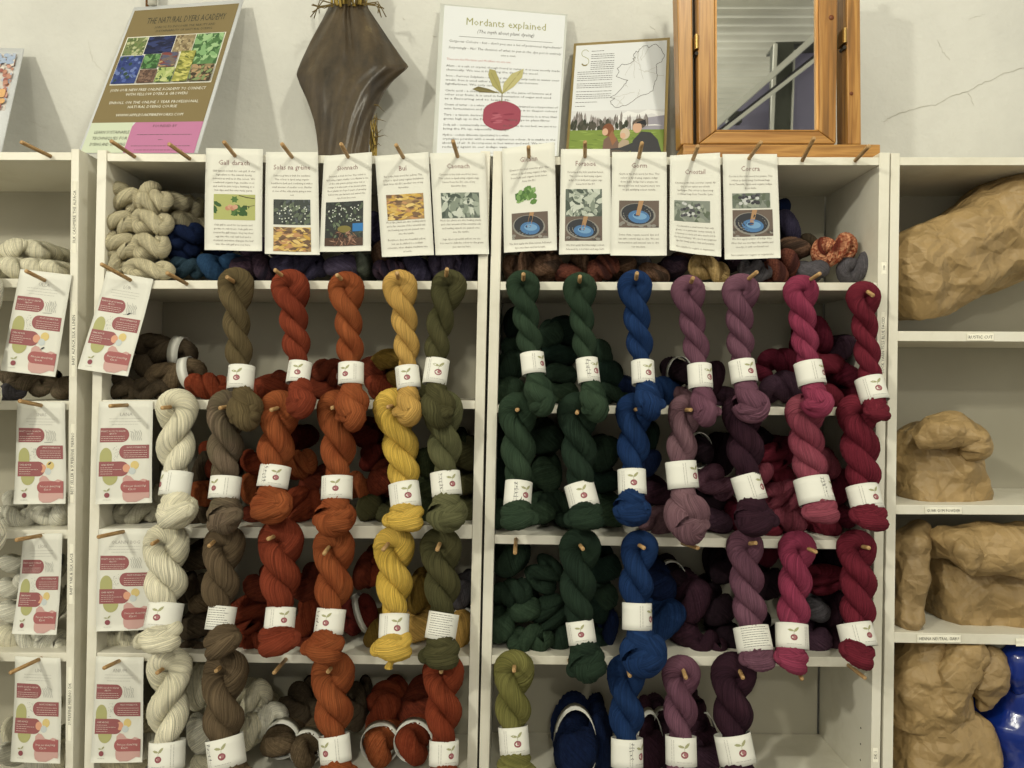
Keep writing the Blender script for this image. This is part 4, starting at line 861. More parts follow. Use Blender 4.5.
for n, (title, q, key, lab) in enumerate(LOW):
    rnd = random.Random(n+90); w, h = 58, 104
    sw = 0.012 if n in (0, 4) else 0.005
    bl = (lambda u, v, sw=sw, n=n: sw*(v**1.6) + 0.002*math.sin(PI*v*1.5+n) + 0.0015*math.sin(PI*u))
    fn = quadmap(q, (-0.004, -0.004, -0.006, -0.006), (w, h), bl)
    card = sheet('price_card', fn, (w, h), CARD, None); tag(card, lab, 'card', 'pink and olive price cards pegged to the shelves')
    T = Art(); T.text(title, w/2+1, 15, 5.0, INK_GREY, xs=1.05)
    for y in (17.5, 20.5, 23.3): T.greek(12 if y < 23 else 15, y, 46 if y < 23 else 43, 0.35, INK_GREY, rnd)
    T.build('title', fn, card, 0.0004)
    A = Art()
    A.pill(3, 27, 34, 41.5, DP, 'r'); A.pill(24, 44.5, 55, 58.5, DP, 'l')
    A.poly([(3.5+6.5*(1-math.cos(t)), 56-9*math.sin(t)) for t in [PI*k/12 for k in range(13)]] + [(16.5,61),(3.5,61)], OV, step=4)
    A.poly([(7,76)] + [(15-8*math.cos(t), 76+9*math.sin(t)) for t in [PI*k/12 for k in range(13)]], OV, step=4)
    A.pill(3, 61, 34.5, 76, DP, 'r')
    A.ell(32, 68, 3.9, 4.2, CO); A.ell(40.5, 65, 4.4, 4.3, CYl); A.ell(38, 71, 3.6, 3.5, CB)
    A.poly([(28,85),(28.5,78),(32,75),(36,76),(40,80),(45,81),(49,79),(53,80),(55.5,83),(55.5,86)], LP, step=4)
    A.poly([(28,92),(55.5,92),(55.5,99),(51,98.5),(46,101),(42,102.5),(33,102.5),(29,100),(28,96)], LP, step=4)
    A.pill(26, 81, 55.5, 93, DP2, 'l')
    for k in range(6):
        x = 35+k*2.0; A.line([(x, 28+rnd.uniform(0, 3)), (x+2, 31+rnd.uniform(0, 3)), (x+1, 35+rnd.uniform(0, 2)), (x+2.5, 40)], 0.35, GD)
    for k in range(24): A.ell(rnd.uniform(17.5, 24), rnd.uniform(45.5, 60), 0.35, 0.35, GD, n=5)
    if n in (0, 1, 4): A.leaf(40, 40 if n == 4 else 63-14*(n == 1)+14, 5, 1.6, -0.6, INK_PEN); A.line([(34, 41.5), (44, 39 if n == 4 else 41)], 0.3, INK_PEN)
    A.ell(12, 95, 2.8, 2.6, INK_APPLE); A.leaf(10, 90.5, 4, 1.3, 0.1, INK_LEAF); A.leaf(13.5, 89.5, 4.4, 1.5, -0.8, INK_LEAF)
    A.greek(8, 99.5, 16, 0.35, INK_GREY, rnd)
    A.build('shapes', fn, card, 0.0004)
    for blk in range(4):
        T = Art(); T.lay = 22
        if blk == 0:
            T.text("WHAT'S GOOD TO KNOW", 17, 31, 2.1, INK_WHITE, fit=27); T.text("ABOUT?", 17, 33.6, 2.1, INK_WHITE)
            for y in (35.5, 37.5, 39.5): T.greek(4.5, y, 30, 0.3, INK_WHITE, rnd)
        elif blk == 1:
            T.text('MOST SUITABLE FOR', 42, 47.6, 2.1, INK_WHITE, fit=24)
            for y in (50, 52.2, 54.4, 56.4): T.greek(29, y, 53, 0.3, INK_WHITE, rnd)
        elif blk == 2:
            T.text('CARE ADVICE', 12, 65, 2.2, INK_WHITE)
            for y in (67, 69, 71, 73.3): T.greek(5, y, 27 if y == 69 else 18, 0.3, INK_WHITE, rnd)
        else: T.text('Price per skein(100g)', 41, 87, 2.7, INK_WHITE, fit=23); T.text('€26.00', 38, 90.3, 2.7, INK_WHITE)
        T.build('text', fn, card, 0.0004)

# ------------------------------------------------------------------ lettering on the shelf units
def strip(q, key, y=-0.0004): return quadmap(q[0], (y,)*4, q[1])
BLK = ink('label_black', (48, 44, 38)); TAPE = plain('label_tape', (226, 222, 206), 0.3)
def edge_label(key, x0, y0, x1, y1, txt, vertical=False, sz=None, tape=True, fitk=0.9):
    w, h = (x1-x0), (y1-y0)
    fn = quadmap([(x0,y0),(x1,y0),(x1-(0.0 if not vertical else h*0.012),y1),(x0-(0 if not vertical else h*0.012),y1)], (-0.0002,)*4, (w, h))
    if tape: lab_ = sheet('shelf_label', fn, (w, h), TAPE, UNITS[key], 2, 2, 0.0003)
    T = Art()
    if vertical: T.text(txt, w/2+sz*0.35, h/2, sz, BLK, fit=-h*fitk if False else h*fitk, rot=-PI/2)
    else: T.text(txt, w/2, h/2+sz*0.36, sz, BLK, fit=w*fitk)
    T.build('lettering', fn, lab_ if tape else UNITS[key], 0.0002)
edge_label('far_right', 967, 333.5, 994, 340.5, 'RUSTIC CUT', sz=4.6)
edge_label('far_right', 925, 507.2, 962, 513.8, 'GUAR GUM POWDER', sz=4.2)
edge_label('far_right', 917, 634.8, 961, 642.4, 'HENNA NEUTRAL, SIABU', sz=4.4)
edge_label('far_right', 1016, 638.6, 1052, 646.2, 'MADDER', sz=4.2)
edge_label('far_left', 72.2, 181, 77.4, 253, 'SILK CASHMERE THE ALPACA', True, 4.0)
edge_label('far_left', 71.4, 303, 76.4, 377, 'BABY ALPACA SILK & LINEN', True, 4.0)
edge_label('far_left', 70.2, 424, 75.2, 503, 'BEST SELLER & SUPERFINE MERINO', True, 4.0)
edge_label('far_left', 69, 544, 74, 604, 'BABY YAK & SILK LACE', True, 4.0)
edge_label('far_left', 67.6, 667, 72.6, 741, 'SUPERFINE MERINO DK', True, 4.0)
edge_label('right', 881.6, 262, 886.6, 274, '100', True, 3.6)
edge_label('right', 880.6, 312, 886, 378, 'SOCK YARN 75/25 BLUE FACED', True, 4.0)
edge_label('right', 873, 748, 878, 762, 'DK 1', True, 3.8)

# ------------------------------------------------------------------ posters on top of the units
def poster(name, q, ys, wh, label, mat=PAPERW, border=None, th=0.0022):
    fn = quadmap(q, ys, wh)
    root = sheet(name, fn, wh, mat, None, 4, 4, th); tag(root, label, 'poster')
    return root, fn
# far left floral poster, cut by the edge
root, fn = poster('poster', [(-82,46),(24,48.5),(1,153),(-112,153)], (.27,.27,.06,.06), (100,104), 'poster with blurred pink blossom photo at the left edge of the view')
A = Art(); rnd = random.Random(5); pic_scatter(A, (5, 6, 95, 62), ink('blossom_bg', (206,196,188)), cols((186,120,104),(206,150,134),(160,92,84),(176,186,204),(214,206,196),(190,132,110)), 420, 'dot', 4.5, rnd)
for k in range(18): A.ell(rnd.uniform(78, 94), rnd.uniform(8, 16), 2.5, 1.8, ink('sky_b', (158,176,206)), clip=(5,6,95,62))
for k in range(12): A.ell(rnd.uniform(80, 92), rnd.uniform(44, 56), 2.6, 2.6, ink('orange_b', (222,168,104)), clip=(5,6,95,62))
A.build('photograph', fn, root)
A = Art(); [A.greek(50, y, 92, 0.7, INK_BODY, rnd) for y in (70, 76, 82)]; A.build('text', fn, root)
# academy poster
root, fn = poster('poster', [(134,7.5),(243.5,-0.5),(197.5,153),(78,153)], (.272,.272,.03,.03), (104,146), 'tall leaning brown poster with a grid of plant photos and a pink corner')
A = Art(); rnd = random.Random(8); KH = ink('khaki', (128,110,68)); WH = ink('frame_white', (226,224,210))
A.rect(2, 3.5, 101, 116, KH); A.rect(2, 116, 39, 146, ink('mint', (196,206,178))); A.poly([(39,146),(39,120),(41,116),(101,116),(101,146)], ink('orchid', (190,112,156)), step=4)
A.build('background', fn, root)
A = Art(); A.lay = 8; A.rect(5, 30.5, 97, 78.5, WH)
cells = [((5.8,31.3,25,49),(112,124,72),[(150,162,104),(96,120,60),(176,180,130),(84,100,56)],'dot',2.4),((25.8,31.3,51,48.5),(32,40,84),[(28,36,78),(44,56,110),(24,30,62)],'chip',9),
 ((51.8,31.3,69.5,47.5),(140,122,86),[(160,140,100),(112,94,66),(180,164,124)],'dot',2.6),((70.3,31.3,96.2,61),(84,128,72),[(120,166,104),(70,112,60),(146,184,124),(56,96,52)],'leaf',8),
 ((5.8,50,27.5,77.7),(48,66,132),[(36,52,120),(70,92,168),(96,116,180),(44,70,60)],'dot',3),((28.3,49.3,43,63.5),(62,110,56),[(84,136,74),(48,88,44),(110,156,92)],'leaf',6),
 ((28.8,64.5,44.5,77.7),(112,84,70),[(96,70,58),(134,104,86),(80,58,50)],'dot',2),((43.8,48.5,59,62.5),(104,70,70),[(130,60,56),(84,84,110),(170,140,90),(110,96,90)],'chip',7),
 ((45.3,63.5,60.5,77.7),(140,156,84),[(160,176,96),(60,92,44),(186,192,124)],'leaf',6),((61.3,48,75,77.7),(146,146,60),[(176,172,76),(120,124,50),(196,190,96),(104,110,44)],'chip',6),
 ((75.8,61.8,96.2,77.7),(96,84,58),[(120,140,86),(170,136,96),(66,56,42),(140,120,84)],'leaf',6)]
for r, b_, cs, k_, sz in cells: pic_scatter(A, r, ink('c%d_%d_%d' % b_, b_), cols(*cs), 70, k_, sz, rnd)
A.build('photograph', fn, root, dl=0.00002)
T = Art(); T.lay = 8; INKT = ink('title_dark', (64,62,50)); T.text('THE NATURAL DYERS ACADEMY', 55, 18, 8.6, INKT, fit=74); T.text('JOIN US TO DISCOVER THE BEAUTY AND', 56, 23, 3.0, INKT, fit=58); T.text('SUSTAINABILITY OF NATURAL DYEING', 56, 26.8, 3.0, INKT, fit=54)
T.build('title', fn, root)
T = Art(); T.lay = 8
for t_, y, f_ in (('JOIN OUR NEW FREE ONLINE ACADEMY TO CONNECT', 85, 86), ('WITH FELLOW DYERS & GROWERS', 89.5, 56), ('ENROLL ON THE ONLINE 1 YEAR PROFESSIONAL', 97.5, 80), ('NATURAL DYEING COURSE', 102, 44), ('WWW.APPLEOAKFIBREWORKS.COM', 110, 60)): T.text(t_, 51, y, 3.7, WH, fit=f_, xs=1.1)
T.build('text', fn, root); T = Art(); T.lay = 8
for t_, y in (('LEARN SUSTAINABLE', 127), ('TECHNIQUES FOR', 133), ('DYEING AND GROWING', 139)): T.text(t_, 23, y, 4.3, INKT, fit=31)
T.build('text', fn, root); T = Art(); T.lay = 8; T.text('FOUNDED BY', 68, 121, 3.4, INKT); [T.greek(a_, y, b_, 0.5, INK_DARK, rnd) for a_, y, b_ in ((46,128,94),(66,133,70),(44,139,96),(48,143,90))]
T.build('text', fn, root)
# mordants poster in a clear sleeve
root, fn = poster('poster', [(440.5,3.5),(567.5,14.5),(558.5,156),(432.5,156)], (.275,.275,.13,.13), (126,150), 'white poster headed Mordants explained with a red apple drawing', plain('sleeve', (206,208,202), 0.25), th=0.003)
A = Art(); A.rect(4, 1.5, 124, 150, PAPERW); A.build('paper', fn, root)
T = Art(); T.lay = 6; T.text('Mordants explained', 66, 19, 10.5, INK_OLIVE, fit=80); T.text('(The myth about plant dyeing)', 66, 26.5, 5.0, INK_DARK, fit=57, slant=0.2); T.line([(20, 31), (113, 31)], 0.35, INK_DARK); T.build('title', fn, root)
T = Art(); T.lay = 6
for y, t_ in ((37,"Gorgeous Colours - but - don't you use a lot of poisonous ingredients?"),(43.5,'Surprisingly - No! The decision of what to put in the dye pot is entirely')): T.text(t_, 66, y, 3.4, INK_DARK, fit=-112, slant=0.2)
T.text('one a own.', 70, 48.5, 3.4, INK_DARK, slant=0.2)
T.text('These are the Mordants and Modifiers we are use:', 9, 55, 3.1, ink('pink_head', (196,128,128)), align='l', fit=74)
for y, t_ in ((61.5,'Alum - is a salt or crystal, though found in nature, it is now mostly made'),(65.5,'chemically. We use it for fixing the dye to the wool.'),(71.5,'Iron - Ferrous Sulphate - made by dissolving rusty nails in water over'),(75.5,'weeks. Iron is used either as a modifier and can increase'),(79.5,'lightfastness. We only use it in small'),
 (86,'Citric acid - a cherry melody found in the juice of lemons and'),(90,'other sour fruits. It is used in fermentation of sugar and used'),(94,'as a flavouring and to lower Ph.'),(100,'Cream of tartar - is a white crystalline compound obtained as a by-product of'),(104,'wine fermentation and used in baking. We use it to deepen colours'),
 (110,'Tara - a tannin derived from the Tara tree. Tinctoria is a tree that'),(114,'grows high up in the Peruvian Andes, fixing dye to plant fibres'),(120,'Soda ash - commercially made. It raises the Ph, we do not boil, we use it to'),(124,'bring the Ph up, especially in indigo'),
 (130,'Hydros - sodium dithionite (spectralite) is a white'),(134,'crystalline powder with a weak sulphurous odour. It is stable in the'),(138,'absence of air. It decomposes in hot water and acid. We work as a'),(142,'reducing agent in our indigo vats.')): T.text(t_, 9, y, 3.0, INK_DARK, align='l', fit=-(113 if len(t_) > 64 else 106 if len(t_) > 60 else 92 if len(t_) > 52 else 66))
T.greek(36, 147, 98, 0.4, INK_GREY, rnd)
T.build('text', fn, root)
A = Art(); A.lay = 10; ap = cols((158,62,82),(176,84,102),(140,48,70),(160,152,86),(178,170,108),(132,124,66),(112,100,58))
A.poly([(67+20*math.cos(t)*(1-0.06*math.cos(4*t)), 109+14.5*math.sin(t)*(1-0.05*math.cos(2*t))) for t in [2*PI*k/32 for k in range(32)]], ap[0], step=4)
for k in range(9): A.ell(66+rnd.uniform(-8, 8), 109+rnd.uniform(-8, 8), rnd.uniform(3, 6), 0.9, ap[1+k % 2], rnd.uniform(-0.3, 0.3))
A.line([(66,96),(66,86),(64,80)], 0.8, ap[6])
A.poly([(66,87),(56,79),(51,68),(52,62),(58,63),(63,74)], ap[3]); A.poly([(66,87),(67,76),(74,66),(86,60),(85,69),(77,79)], ap[4]); A.poly([(63,86),(52,82),(42,80),(36,83),(44,86)], ap[6])
for a_, b_ in (((66,87),(54,66)),((66,87),(83,63)),((63,86),(38,83))): A.line([a_, b_], 0.5, ap[5])
A.build('apple_drawing', fn, root)
# framed map poster
GOLD = plain('gold_frame', (160,138,88), 0.35, 0.5, 0.3)
root, fn = poster('framed_map', [(574,43.5),(670,37.5),(666,156),(565.5,156)], (.27,.27,.15,.15), (100,116), 'gold-edged print with an island outline map above three people on grass', GOLD, th=0.006)
A = Art(); A.rect(2.6, 2.6, 97, 116, PAPERW); A.build('paper', fn, root)
A = Art(); A.lay = 6; rnd = random.Random(21)
A.rect(2.6, 70, 97, 116, ink('pale_sky', (206,206,208)))
A.poly([(50,76),(60,71),(70,74),(80,70),(97,73),(97,86),(50,86)], ink('mist', (222,222,222))); A.poly([(70,84),(80,78),(97,76),(97,92),(70,92)], ink('hill2', (150,146,160)))
for k in range(60): x = rnd.uniform(3, 80); A.leaf(x, rnd.uniform(76, 88), 13, 2.4, PI/2+rnd.uniform(-0.15, 0.15), rnd.choice(cols((112,104,100),(134,126,124),(150,142,142))), (2.6,70,97,96))
for k in range(50): x = rnd.uniform(3, 60); A.leaf(x, rnd.uniform(82, 92), 8, 3.5, PI/2+rnd.uniform(-0.3, 0.3), rnd.choice(cols((52,58,44),(66,66,54),(78,74,64))), (2.6,70,97,96))
A.rect(2.6, 90, 97, 116, ink('grass1', (116,140,52)))
for k in range(60): A.leaf(rnd.uniform(3, 96), rnd.uniform(91, 115), 9, 1, rnd.uniform(-0.2, 0.2), rnd.choice(cols((130,156,60),(100,124,46),(142,166,72))), (2.6,90,97,116))
g = cols((116,88,74),(128,72,44),(206,160,130),(196,176,150),(58,58,62),(40,40,46),(170,148,124),(92,80,70),(150,96,62))
A.poly([(36,116),(37,100),(43,95),(50,98),(54,107),(52,116)], g[0]); A.ell(41,90,6,6.5,g[1]); A.ell(38,92,3,3.6,g[2]); A.poly([(45,90),(50,100),(46,106),(42,96)], g[8])
A.poly([(52,116),(52,104),(56,99),(62,101),(64,110),(62,116)], g[6]); A.ell(58,94,5,5.5,g[3]); A.ell(56,96,2.8,3,g[2])
A.poly([(64,116),(66,101),(74,92),(84,93),(91,100),(95,112),(94,116)], g[4]); A.ell(72,84,7,5,g[7]); A.ell(70,88,4.6,5.5,g[2]); A.poly([(66,84),(78,80),(79,86),(72,84)], g[5])
A.poly([(66,103),(54,108),(44,109),(46,113),(62,112),(72,108)], g[4]); A.poly([(24,116),(30,112),(50,110),(70,113),(76,116)], g[7])
A.build('photograph', fn, root, dl=0.00002)
M_ = [(500,150),(520,135),(545,130),(560,140),(585,128),(605,125),(630,150),(655,190),(640,225),(605,245),(612,280),(618,310),(600,350),(595,385),(560,405),(520,410),(480,440),(430,465),(380,475),(350,460),(340,440),(365,425),(340,415),(370,400),(400,375),(420,345),(440,320),(400,310),(365,295),(385,275),(370,250),(400,230),(440,230),(470,215),(462,200),(480,195),(465,185),(480,160),(492,165)]
A = Art(); A.lay = 6; mp = [((x-96)/5.9, (y-92)/5.7) for x, y in M_]; out = []
for (x0, y0), (x1, y1) in zip(mp, mp[1:]+mp[:1]):
    for k in range(3): out.append((x0+(x1-x0)*k/3+rnd.uniform(-0.5, 0.5), y0+(y1-y0)*k/3+rnd.uniform(-0.5, 0.5)))
A.line(out, 0.45, INK_DARK, True)
for k in range(15):
    a_ = rnd.choice(out); b_ = (62+(rnd.random()-0.5)*26, 34+(rnd.random()-0.5)*30+(20 if a_[1] > 45 else 0)); pts = [(a_[0]+(b_[0]-a_[0])*t+rnd.uniform(-1, 1), a_[1]+(b_[1]-a_[1])*t+rnd.uniform(-1, 1)) for t in np.linspace(0, 0.8, 7)]; A.line(pts, 0.25, INK_GREY)
A.line([(87,37),(95,37)], 0.3, INK_GREY); A.build('map_outline', fn, root)
T = Art(); T.lay = 6
for y in (9, 12.5, 14.5, 16.5, 19.5, 21.5, 23.5, 25.5, 27.5): T.greek(19, y, 43 if y > 10 else 32, 0.5, INK_DARK, rnd)
for y in (30, 32, 34.5, 36.5, 38.5, 42, 44, 46, 50, 53, 55, 57, 61, 65): T.greek(6, y, {61: 28, 65: 16}.get(y, 42), 0.5, INK_DARK, rnd)
sw = [(12.5+3.6*math.cos(t), 11+3.6*math.sin(t)) for t in np.linspace(-0.4, -4.6, 18)] + [(13+3.8*math.cos(t), 19.5+4*math.sin(t)) for t in np.linspace(-1.4, 2.6, 18)]
T.line(sw, 0.5, INK_OLIVE); T.line(sw[28:], 1.3, ink('dark_gold', (130,118,60)))
T.build('text', fn, root)

# ------------------------------------------------------------------ leathery palm sheath with straw
m, nt, b = base('dried_sheath', (84, 68, 48), 0.36, 0.45); MATS['sheath'] = m
p = tc(nt, 'Object'); n1 = noi(nt, mapped(nt, p, (9, 9, 2.5)), 2, 5, 0.6); n2 = noi(nt, p, 60, 4, 0.7)
mx = N(nt, 'ShaderNodeMath', operation='MULTIPLY_ADD'); nt.links.new(n2, mx.inputs[0]); mx.inputs[1].default_value = 0.3; nt.links.new(n1, mx.inputs[2])
nt.links.new(ramp(nt, mx.outputs[0], [(0.42, (38, 31, 22)), (0.62, (62, 51, 36)), (0.8, (78, 65, 46)), (0.93, (122, 108, 76))]), b.inputs['Base Color']); bump(nt, b, mx.outputs[0], 0.5, 0.004)
EL = [(4,329),(8,328),(20,322),(40,311),(60,301.5),(70,297.5),(75,296.5),(85,300),(99,306.5),(110,310.5),(121,314),(135,316.5),(149,318),(161,318.5)]
ER = [(4,367.5),(8,368),(20,376),(40,389.5),(60,403.5),(66,408.5),(68,408),(81,393),(92,384.5),(103,379),(115,374),(127,371),(149,369),(161,369)]
itp = lambda tab, y: float(np.interp(y, [t[0] for t in tab], [t[1] for t in tab]))
v = []; f = []; NR, NC = 60, 44
for s_ in (0, 1):
    for j in range(NR+1):
        y = 4+157*j/NR; xl, xr = itp(EL, y), itp(ER, y); Yb = 0.235-0.10*j/NR; wv = math.exp(-((y-70)/38)**2)
        for i in range(NC+1):
            u = i/NC; c = 2*u-1
            bulge = 0.030*(1-c*c) + 0.007*math.exp(-((c-0.45)/0.3)**2)*wv + 0.006*math.exp(-((c+0.5)/0.3)**2)*wv - 0.012*math.exp(-((c+0.02)/0.10)**2)*math.exp(-((y-30)/40)**2) - 0.02*wv*max(0, abs(c)-0.6)*2
            Y = Yb - bulge + 0.003*s_ + 0.0012*math.sin(u*40+y*0.15)
            v.append(P(xl+(xr-xl)*u, y, Y))
n1_ = (NR+1)*(NC+1)
for j in range(NR):
    for i in range(NC):
        a = j*(NC+1)+i; f += [(a, a+NC+1, a+NC+2, a+1), (n1_+a, n1_+a+1, n1_+a+NC+2, n1_+a+NC+1)]
    for i in (0, NC): a = j*(NC+1)+i; f.append((a, n1_+a, n1_+a+NC+1, a+NC+1))
for i in range(NC):
    for j in (0, NR): a = j*(NC+1)+i; f.append((a, a+1, n1_+a+1, n1_+a))
root = empty('palm_sheath', tuple(P(344, 158, 0.13)), 'brown leathery diamond-shaped palm sheath with straw at its top, leaning on the wall', 'dried plant')
mesh('sheath', v, f, m, root)
STRAW = plain('straw', (164, 140, 72), 0.7); STRAWD = plain('straw_dark', (96, 80, 44), 0.7)
rnd = random.Random(77); mb = MB()
for k in range(46):
    x = rnd.uniform(331, 366); p0 = P(x, rnd.uniform(3, 7), 0.215+rnd.uniform(-0.02, 0.02)); p1 = p0 + Vector((rnd.uniform(-0.012, 0.012)+(x-348)*0.0004, 0, rnd.uniform(0.05, 0.1)))
    mb.tube([p0, (p0+p1)/2 + Vector((rnd.uniform(-0.003, 0.003), 0, 0)), p1], rnd.uniform(0.0015, 0.004), 6, rnd.random() < 0.3)
for k in range(12):
    sg = -1 if k % 2 else 1; p0 = P(348+sg*14, 4, 0.2); mb.tube([p0, p0+Vector((sg*rnd.uniform(0.02, 0.04), 0, rnd.uniform(-0.01, 0.01))), p0+Vector((sg*rnd.uniform(0.035, 0.06), 0, rnd.uniform(-0.035, 0.0)))], 0.0013, 5, 1)
mb.build('straw_top', [STRAW, STRAWD], root, True)
mb = MB()
for k in range(18):
    x = rnd.uniform(371, 377); p0 = P(x, 160, 0.17); q = [p0]
    for i in range(5): q.append(q[-1]+Vector((rnd.uniform(-0.005, 0.006), rnd.uniform(-0.004, 0.004), rnd.uniform(0.014, 0.026))))
    mb.tube(q, [0.0022, 0.002, 0.0018, 0.0014, 0.001, 0.0006], 5, rnd.random() < 0.35)
for y in (105, 118, 131, 137, 146):
    p0 = P(374, y, 0.16); q = [p0]
    for i in range(4): q.append(q[-1]+Vector((rnd.uniform(0.003, 0.009), 0, rnd.uniform(-0.007, 0.005))))
    mb.tube(q, [0.0018, 0.0015, 0.001, 0.0005, 0.0003], 5, 1)
mb.build('straw_side', [STRAW, STRAWD], root, True)

# ------------------------------------------------------------------ pine dressing mirror
root = empty('dressing_mirror', tuple(P(779, 161, 0.06)), 'pine framed dressing mirror standing on top of the right-hand shelf unit', 'mirror')
YM = 0.05; k = (YM+D0)/F; zb_, zt = EYE-(157.5-CY)*k, EYE-(-70-CY)*k; ztop = zt
X = lambda px, Y=YM: (px-CX)*(Y+D0)/F
mb = MB(); mb.box(X(681), X(877), YM-0.02, YM+0.10, P(0,156,YM).z-0.03+0.0, P(0,144.5,YM).z); 
unit_top = P(0, 156.6, 0).z
mb = MB(); mb.box(X(681.5), X(876.5), YM-0.018, YM+0.10, unit_top+0.002, P(0,144.3,YM-0.018).z); mb.build('base_board', PINEH, root, False, 0.002)
zs = P(0,144.3,YM-0.018).z
mb = MB(); mb.quadbox([(676,-60),(692,-60),(693.6,144.6),(680.4,144.6)], YM+0.01, YM+0.06, yref=YM+0.01); mb.build('upright', PINE, root, False, 0.003)
mb = MB(); mb.quadbox([(846,-60),(860,-60),(861.5,144.6),(848,144.6)], YM+0.0, YM+0.06, yref=YM); mb.build('upright', PINE, root, False, 0.003)
mb = MB(); mb.quadbox([(839.5,-60),(845.8,-60),(847.8,144.6),(842.5,144.6)], YM+0.045, YM+0.06, yref=YM+0.045); mb.build('gap_shade_strip', mat_pine('gap_shade', True, (104,74,42), (128,96,56)), root)  # added strip; its dark colour paints the shade of the open gap
mb = MB(); mb.quadbox([(692.3,-60),(696.8,-60),(698,144.6),(693.8,144.6)], YM+0.05, YM+0.06, yref=YM+0.05); mb.build('gap_strip', plain('gap_grey', (120,118,110), 0.45, 0.5, 0.5), root)  # grey strip set into the gap between left post and frame
# swinging inner frame: left, right and bottom rails with a bevelled inner lip
def rail(q, m_, d0=0.0, d1=0.028): mb = MB(); mb.quadbox(q, YM+d0, YM+d1, yref=YM+d0); return mb.build('frame_rail', m_, root, False, 0.0025)
rail([(697,-60),(714.5,-60),(715.5,131),(699,143.6)], PINE); rail([(818.5,-60),(838.5,-60),(836,143.6),(819.5,131)], PINE); rail([(715.6,131.2),(819.4,131.2),(835.9,143.7),(699.1,143.7)], PINEH)
LIP = mat_pine('pine_lip', True, (188,132,66), (214,162,94))
rail([(714.5,-60),(717,-60),(717.3,129.5),(715.3,131)], LIP, 0.004, 0.026); rail([(815.8,-60),(818.6,-60),(819.4,131),(816.6,129.5)], LIP, 0.004, 0.026); rail([(717.3,129.6),(816.5,129.6),(819.3,131.1),(715.4,131.1)], PINEH, 0.004, 0.026)
MIR = plain('mirror_glass', (214, 216, 210), 0.015, 0.5, 1.0)
YG = YM+0.012
mb = MB(); mb.quadbox([(716,-60),(818,-60),(818,130.6),(716,130.6)], YG, YG+0.003, yref=YG); mb.build('mirror_glass', MIR, root)
mb = MB(); mb.quadbox([(700,-60),(836,-60),(836,142),(700,142)], YM+0.0285, YM+0.033, yref=YM+0.0285); mb.build('mirror_backing', plain('hardboard', (110,86,60)), root)
br = plain('brass', (170,140,84), 0.35, 0.5, 0.9)
for px, py in ((694.5,46),(840.8,40)):
    mb = MB(); c = P(px, py, YM+0.02); mb.box(c.x-0.004, c.x+0.004, YM+0.0, YM+0.03, c.z-0.016, c.z+0.016); mb.tube([c+Vector((0,-0.022,-0.016)), c+Vector((0,-0.022,0.016))], 0.004, 10); mb.build('hinge', br, root)
    mb = MB(); mb.tube([P(px, py+11, YM+0.02)+Vector((0,-0.02,0)), P(px, py+11, YM+0.03)], 0.004, 8); mb.build('hinge_screw', plain('dark_metal', (50,46,40), 0.4, 0.5, 0.8), root)
mb = MB()
for px, py, r in ((809+22.5,17.5,0.0065),(851.5,93.5,0.0048)):
    c = P(px, py, YM-0.0004); 
    mb.tube([c+Vector((0,-0.0006,0)), c+Vector((0,0.001,0))], [r*0.8, r], 14)
mb.build('knot', plain('pine_knot', (104,58,30), 0.4), root, True)

# what stands behind the photographer and shows in the mirror: half-height partition with a raking beam and a steel column
def refl(px, py, yw):
    """the point on plane y=yw that the camera sees in the mirror at this image point"""
    d = 2*YG - yw; k = (d+D0)/F
    return Vector(((px-CX)*k, yw, EYE-(py-CY)*k))
YW = -6.2
mb = MB(); q = [refl(*a, YW) for a in ((640,186),(717.5,124),(816,36),(848,8),(848,60),(848,400),(640,400))]
fr = [tuple(p) for p in q]; bk = [(p.x, YW-0.12, p.z) for p in q]; n = len(q)
mb.add(fr+bk, [tuple(range(n))[::-1], tuple(range(n, 2*n))] + [(i, (i+1)%n, n+(i+1)%n, n+i) for i in range(n)])
o = mb.build('wall_front', plain('lilac_partition', (150, 146, 176), 0.6)); o['kind'] = 'structure'
def bar(a, b, wpx, yw, d, m_, name):
    a, b = refl(*a, yw), refl(*b, yw); t = (b-a).normalized(); nn = Vector((-t.z, 0, t.x))*wpx*(2*YG-yw+D0)/F/2
    mb = MB(); v = [a-nn, b-nn, b+nn, a+nn]; v += [p+Vector((0, -d, 0)) for p in v]; mb.add(v, BOXF)
    o = mb.build(name, m_); o['kind'] = 'structure'; return o
GREYB = plain('painted_steel', (228, 227, 222), 0.5); DKS = plain('dark_steel', (84, 86, 80), 0.5)
bar((700,139), (840,14), 5.5, YW+0.44, 0.1, GREYB, 'trim_2'); bar((704,142), (840,36), 2.2, YW+0.40, 0.03, plain('seam_dark', (60,58,64)), 'trim_3'); bar((704,145.5), (840,40), 3.4, YW+0.40, 0.06, GREYB, 'trim_4')
bar((784,43.5), (782,190), 20, YW+0.26, 0.12, DKS, 'trim_5'); bar((776,43.5), (769.5,190), 3.4, YW+0.30, 0.03, GREYB, 'trim_6'); bar((795,50), (790,190), 1.2, YW+0.29, 0.03, GREYB, 'trim_7')
bar((776,43), (830,41.5), 2.0, YW+0.24, 0.3, DKS, 'trim_8')
mb = MB(); c = refl(735, 116, YW+0.3); mb.box(c.x-0.07, c.x+0.07, YW+0.2, YW+0.3, c.z-0.06, c.z+0.05);
tag(mb.build('junction_box', DKS), 'small dark junction box on the raking beam, seen in the mirror', 'junction box')

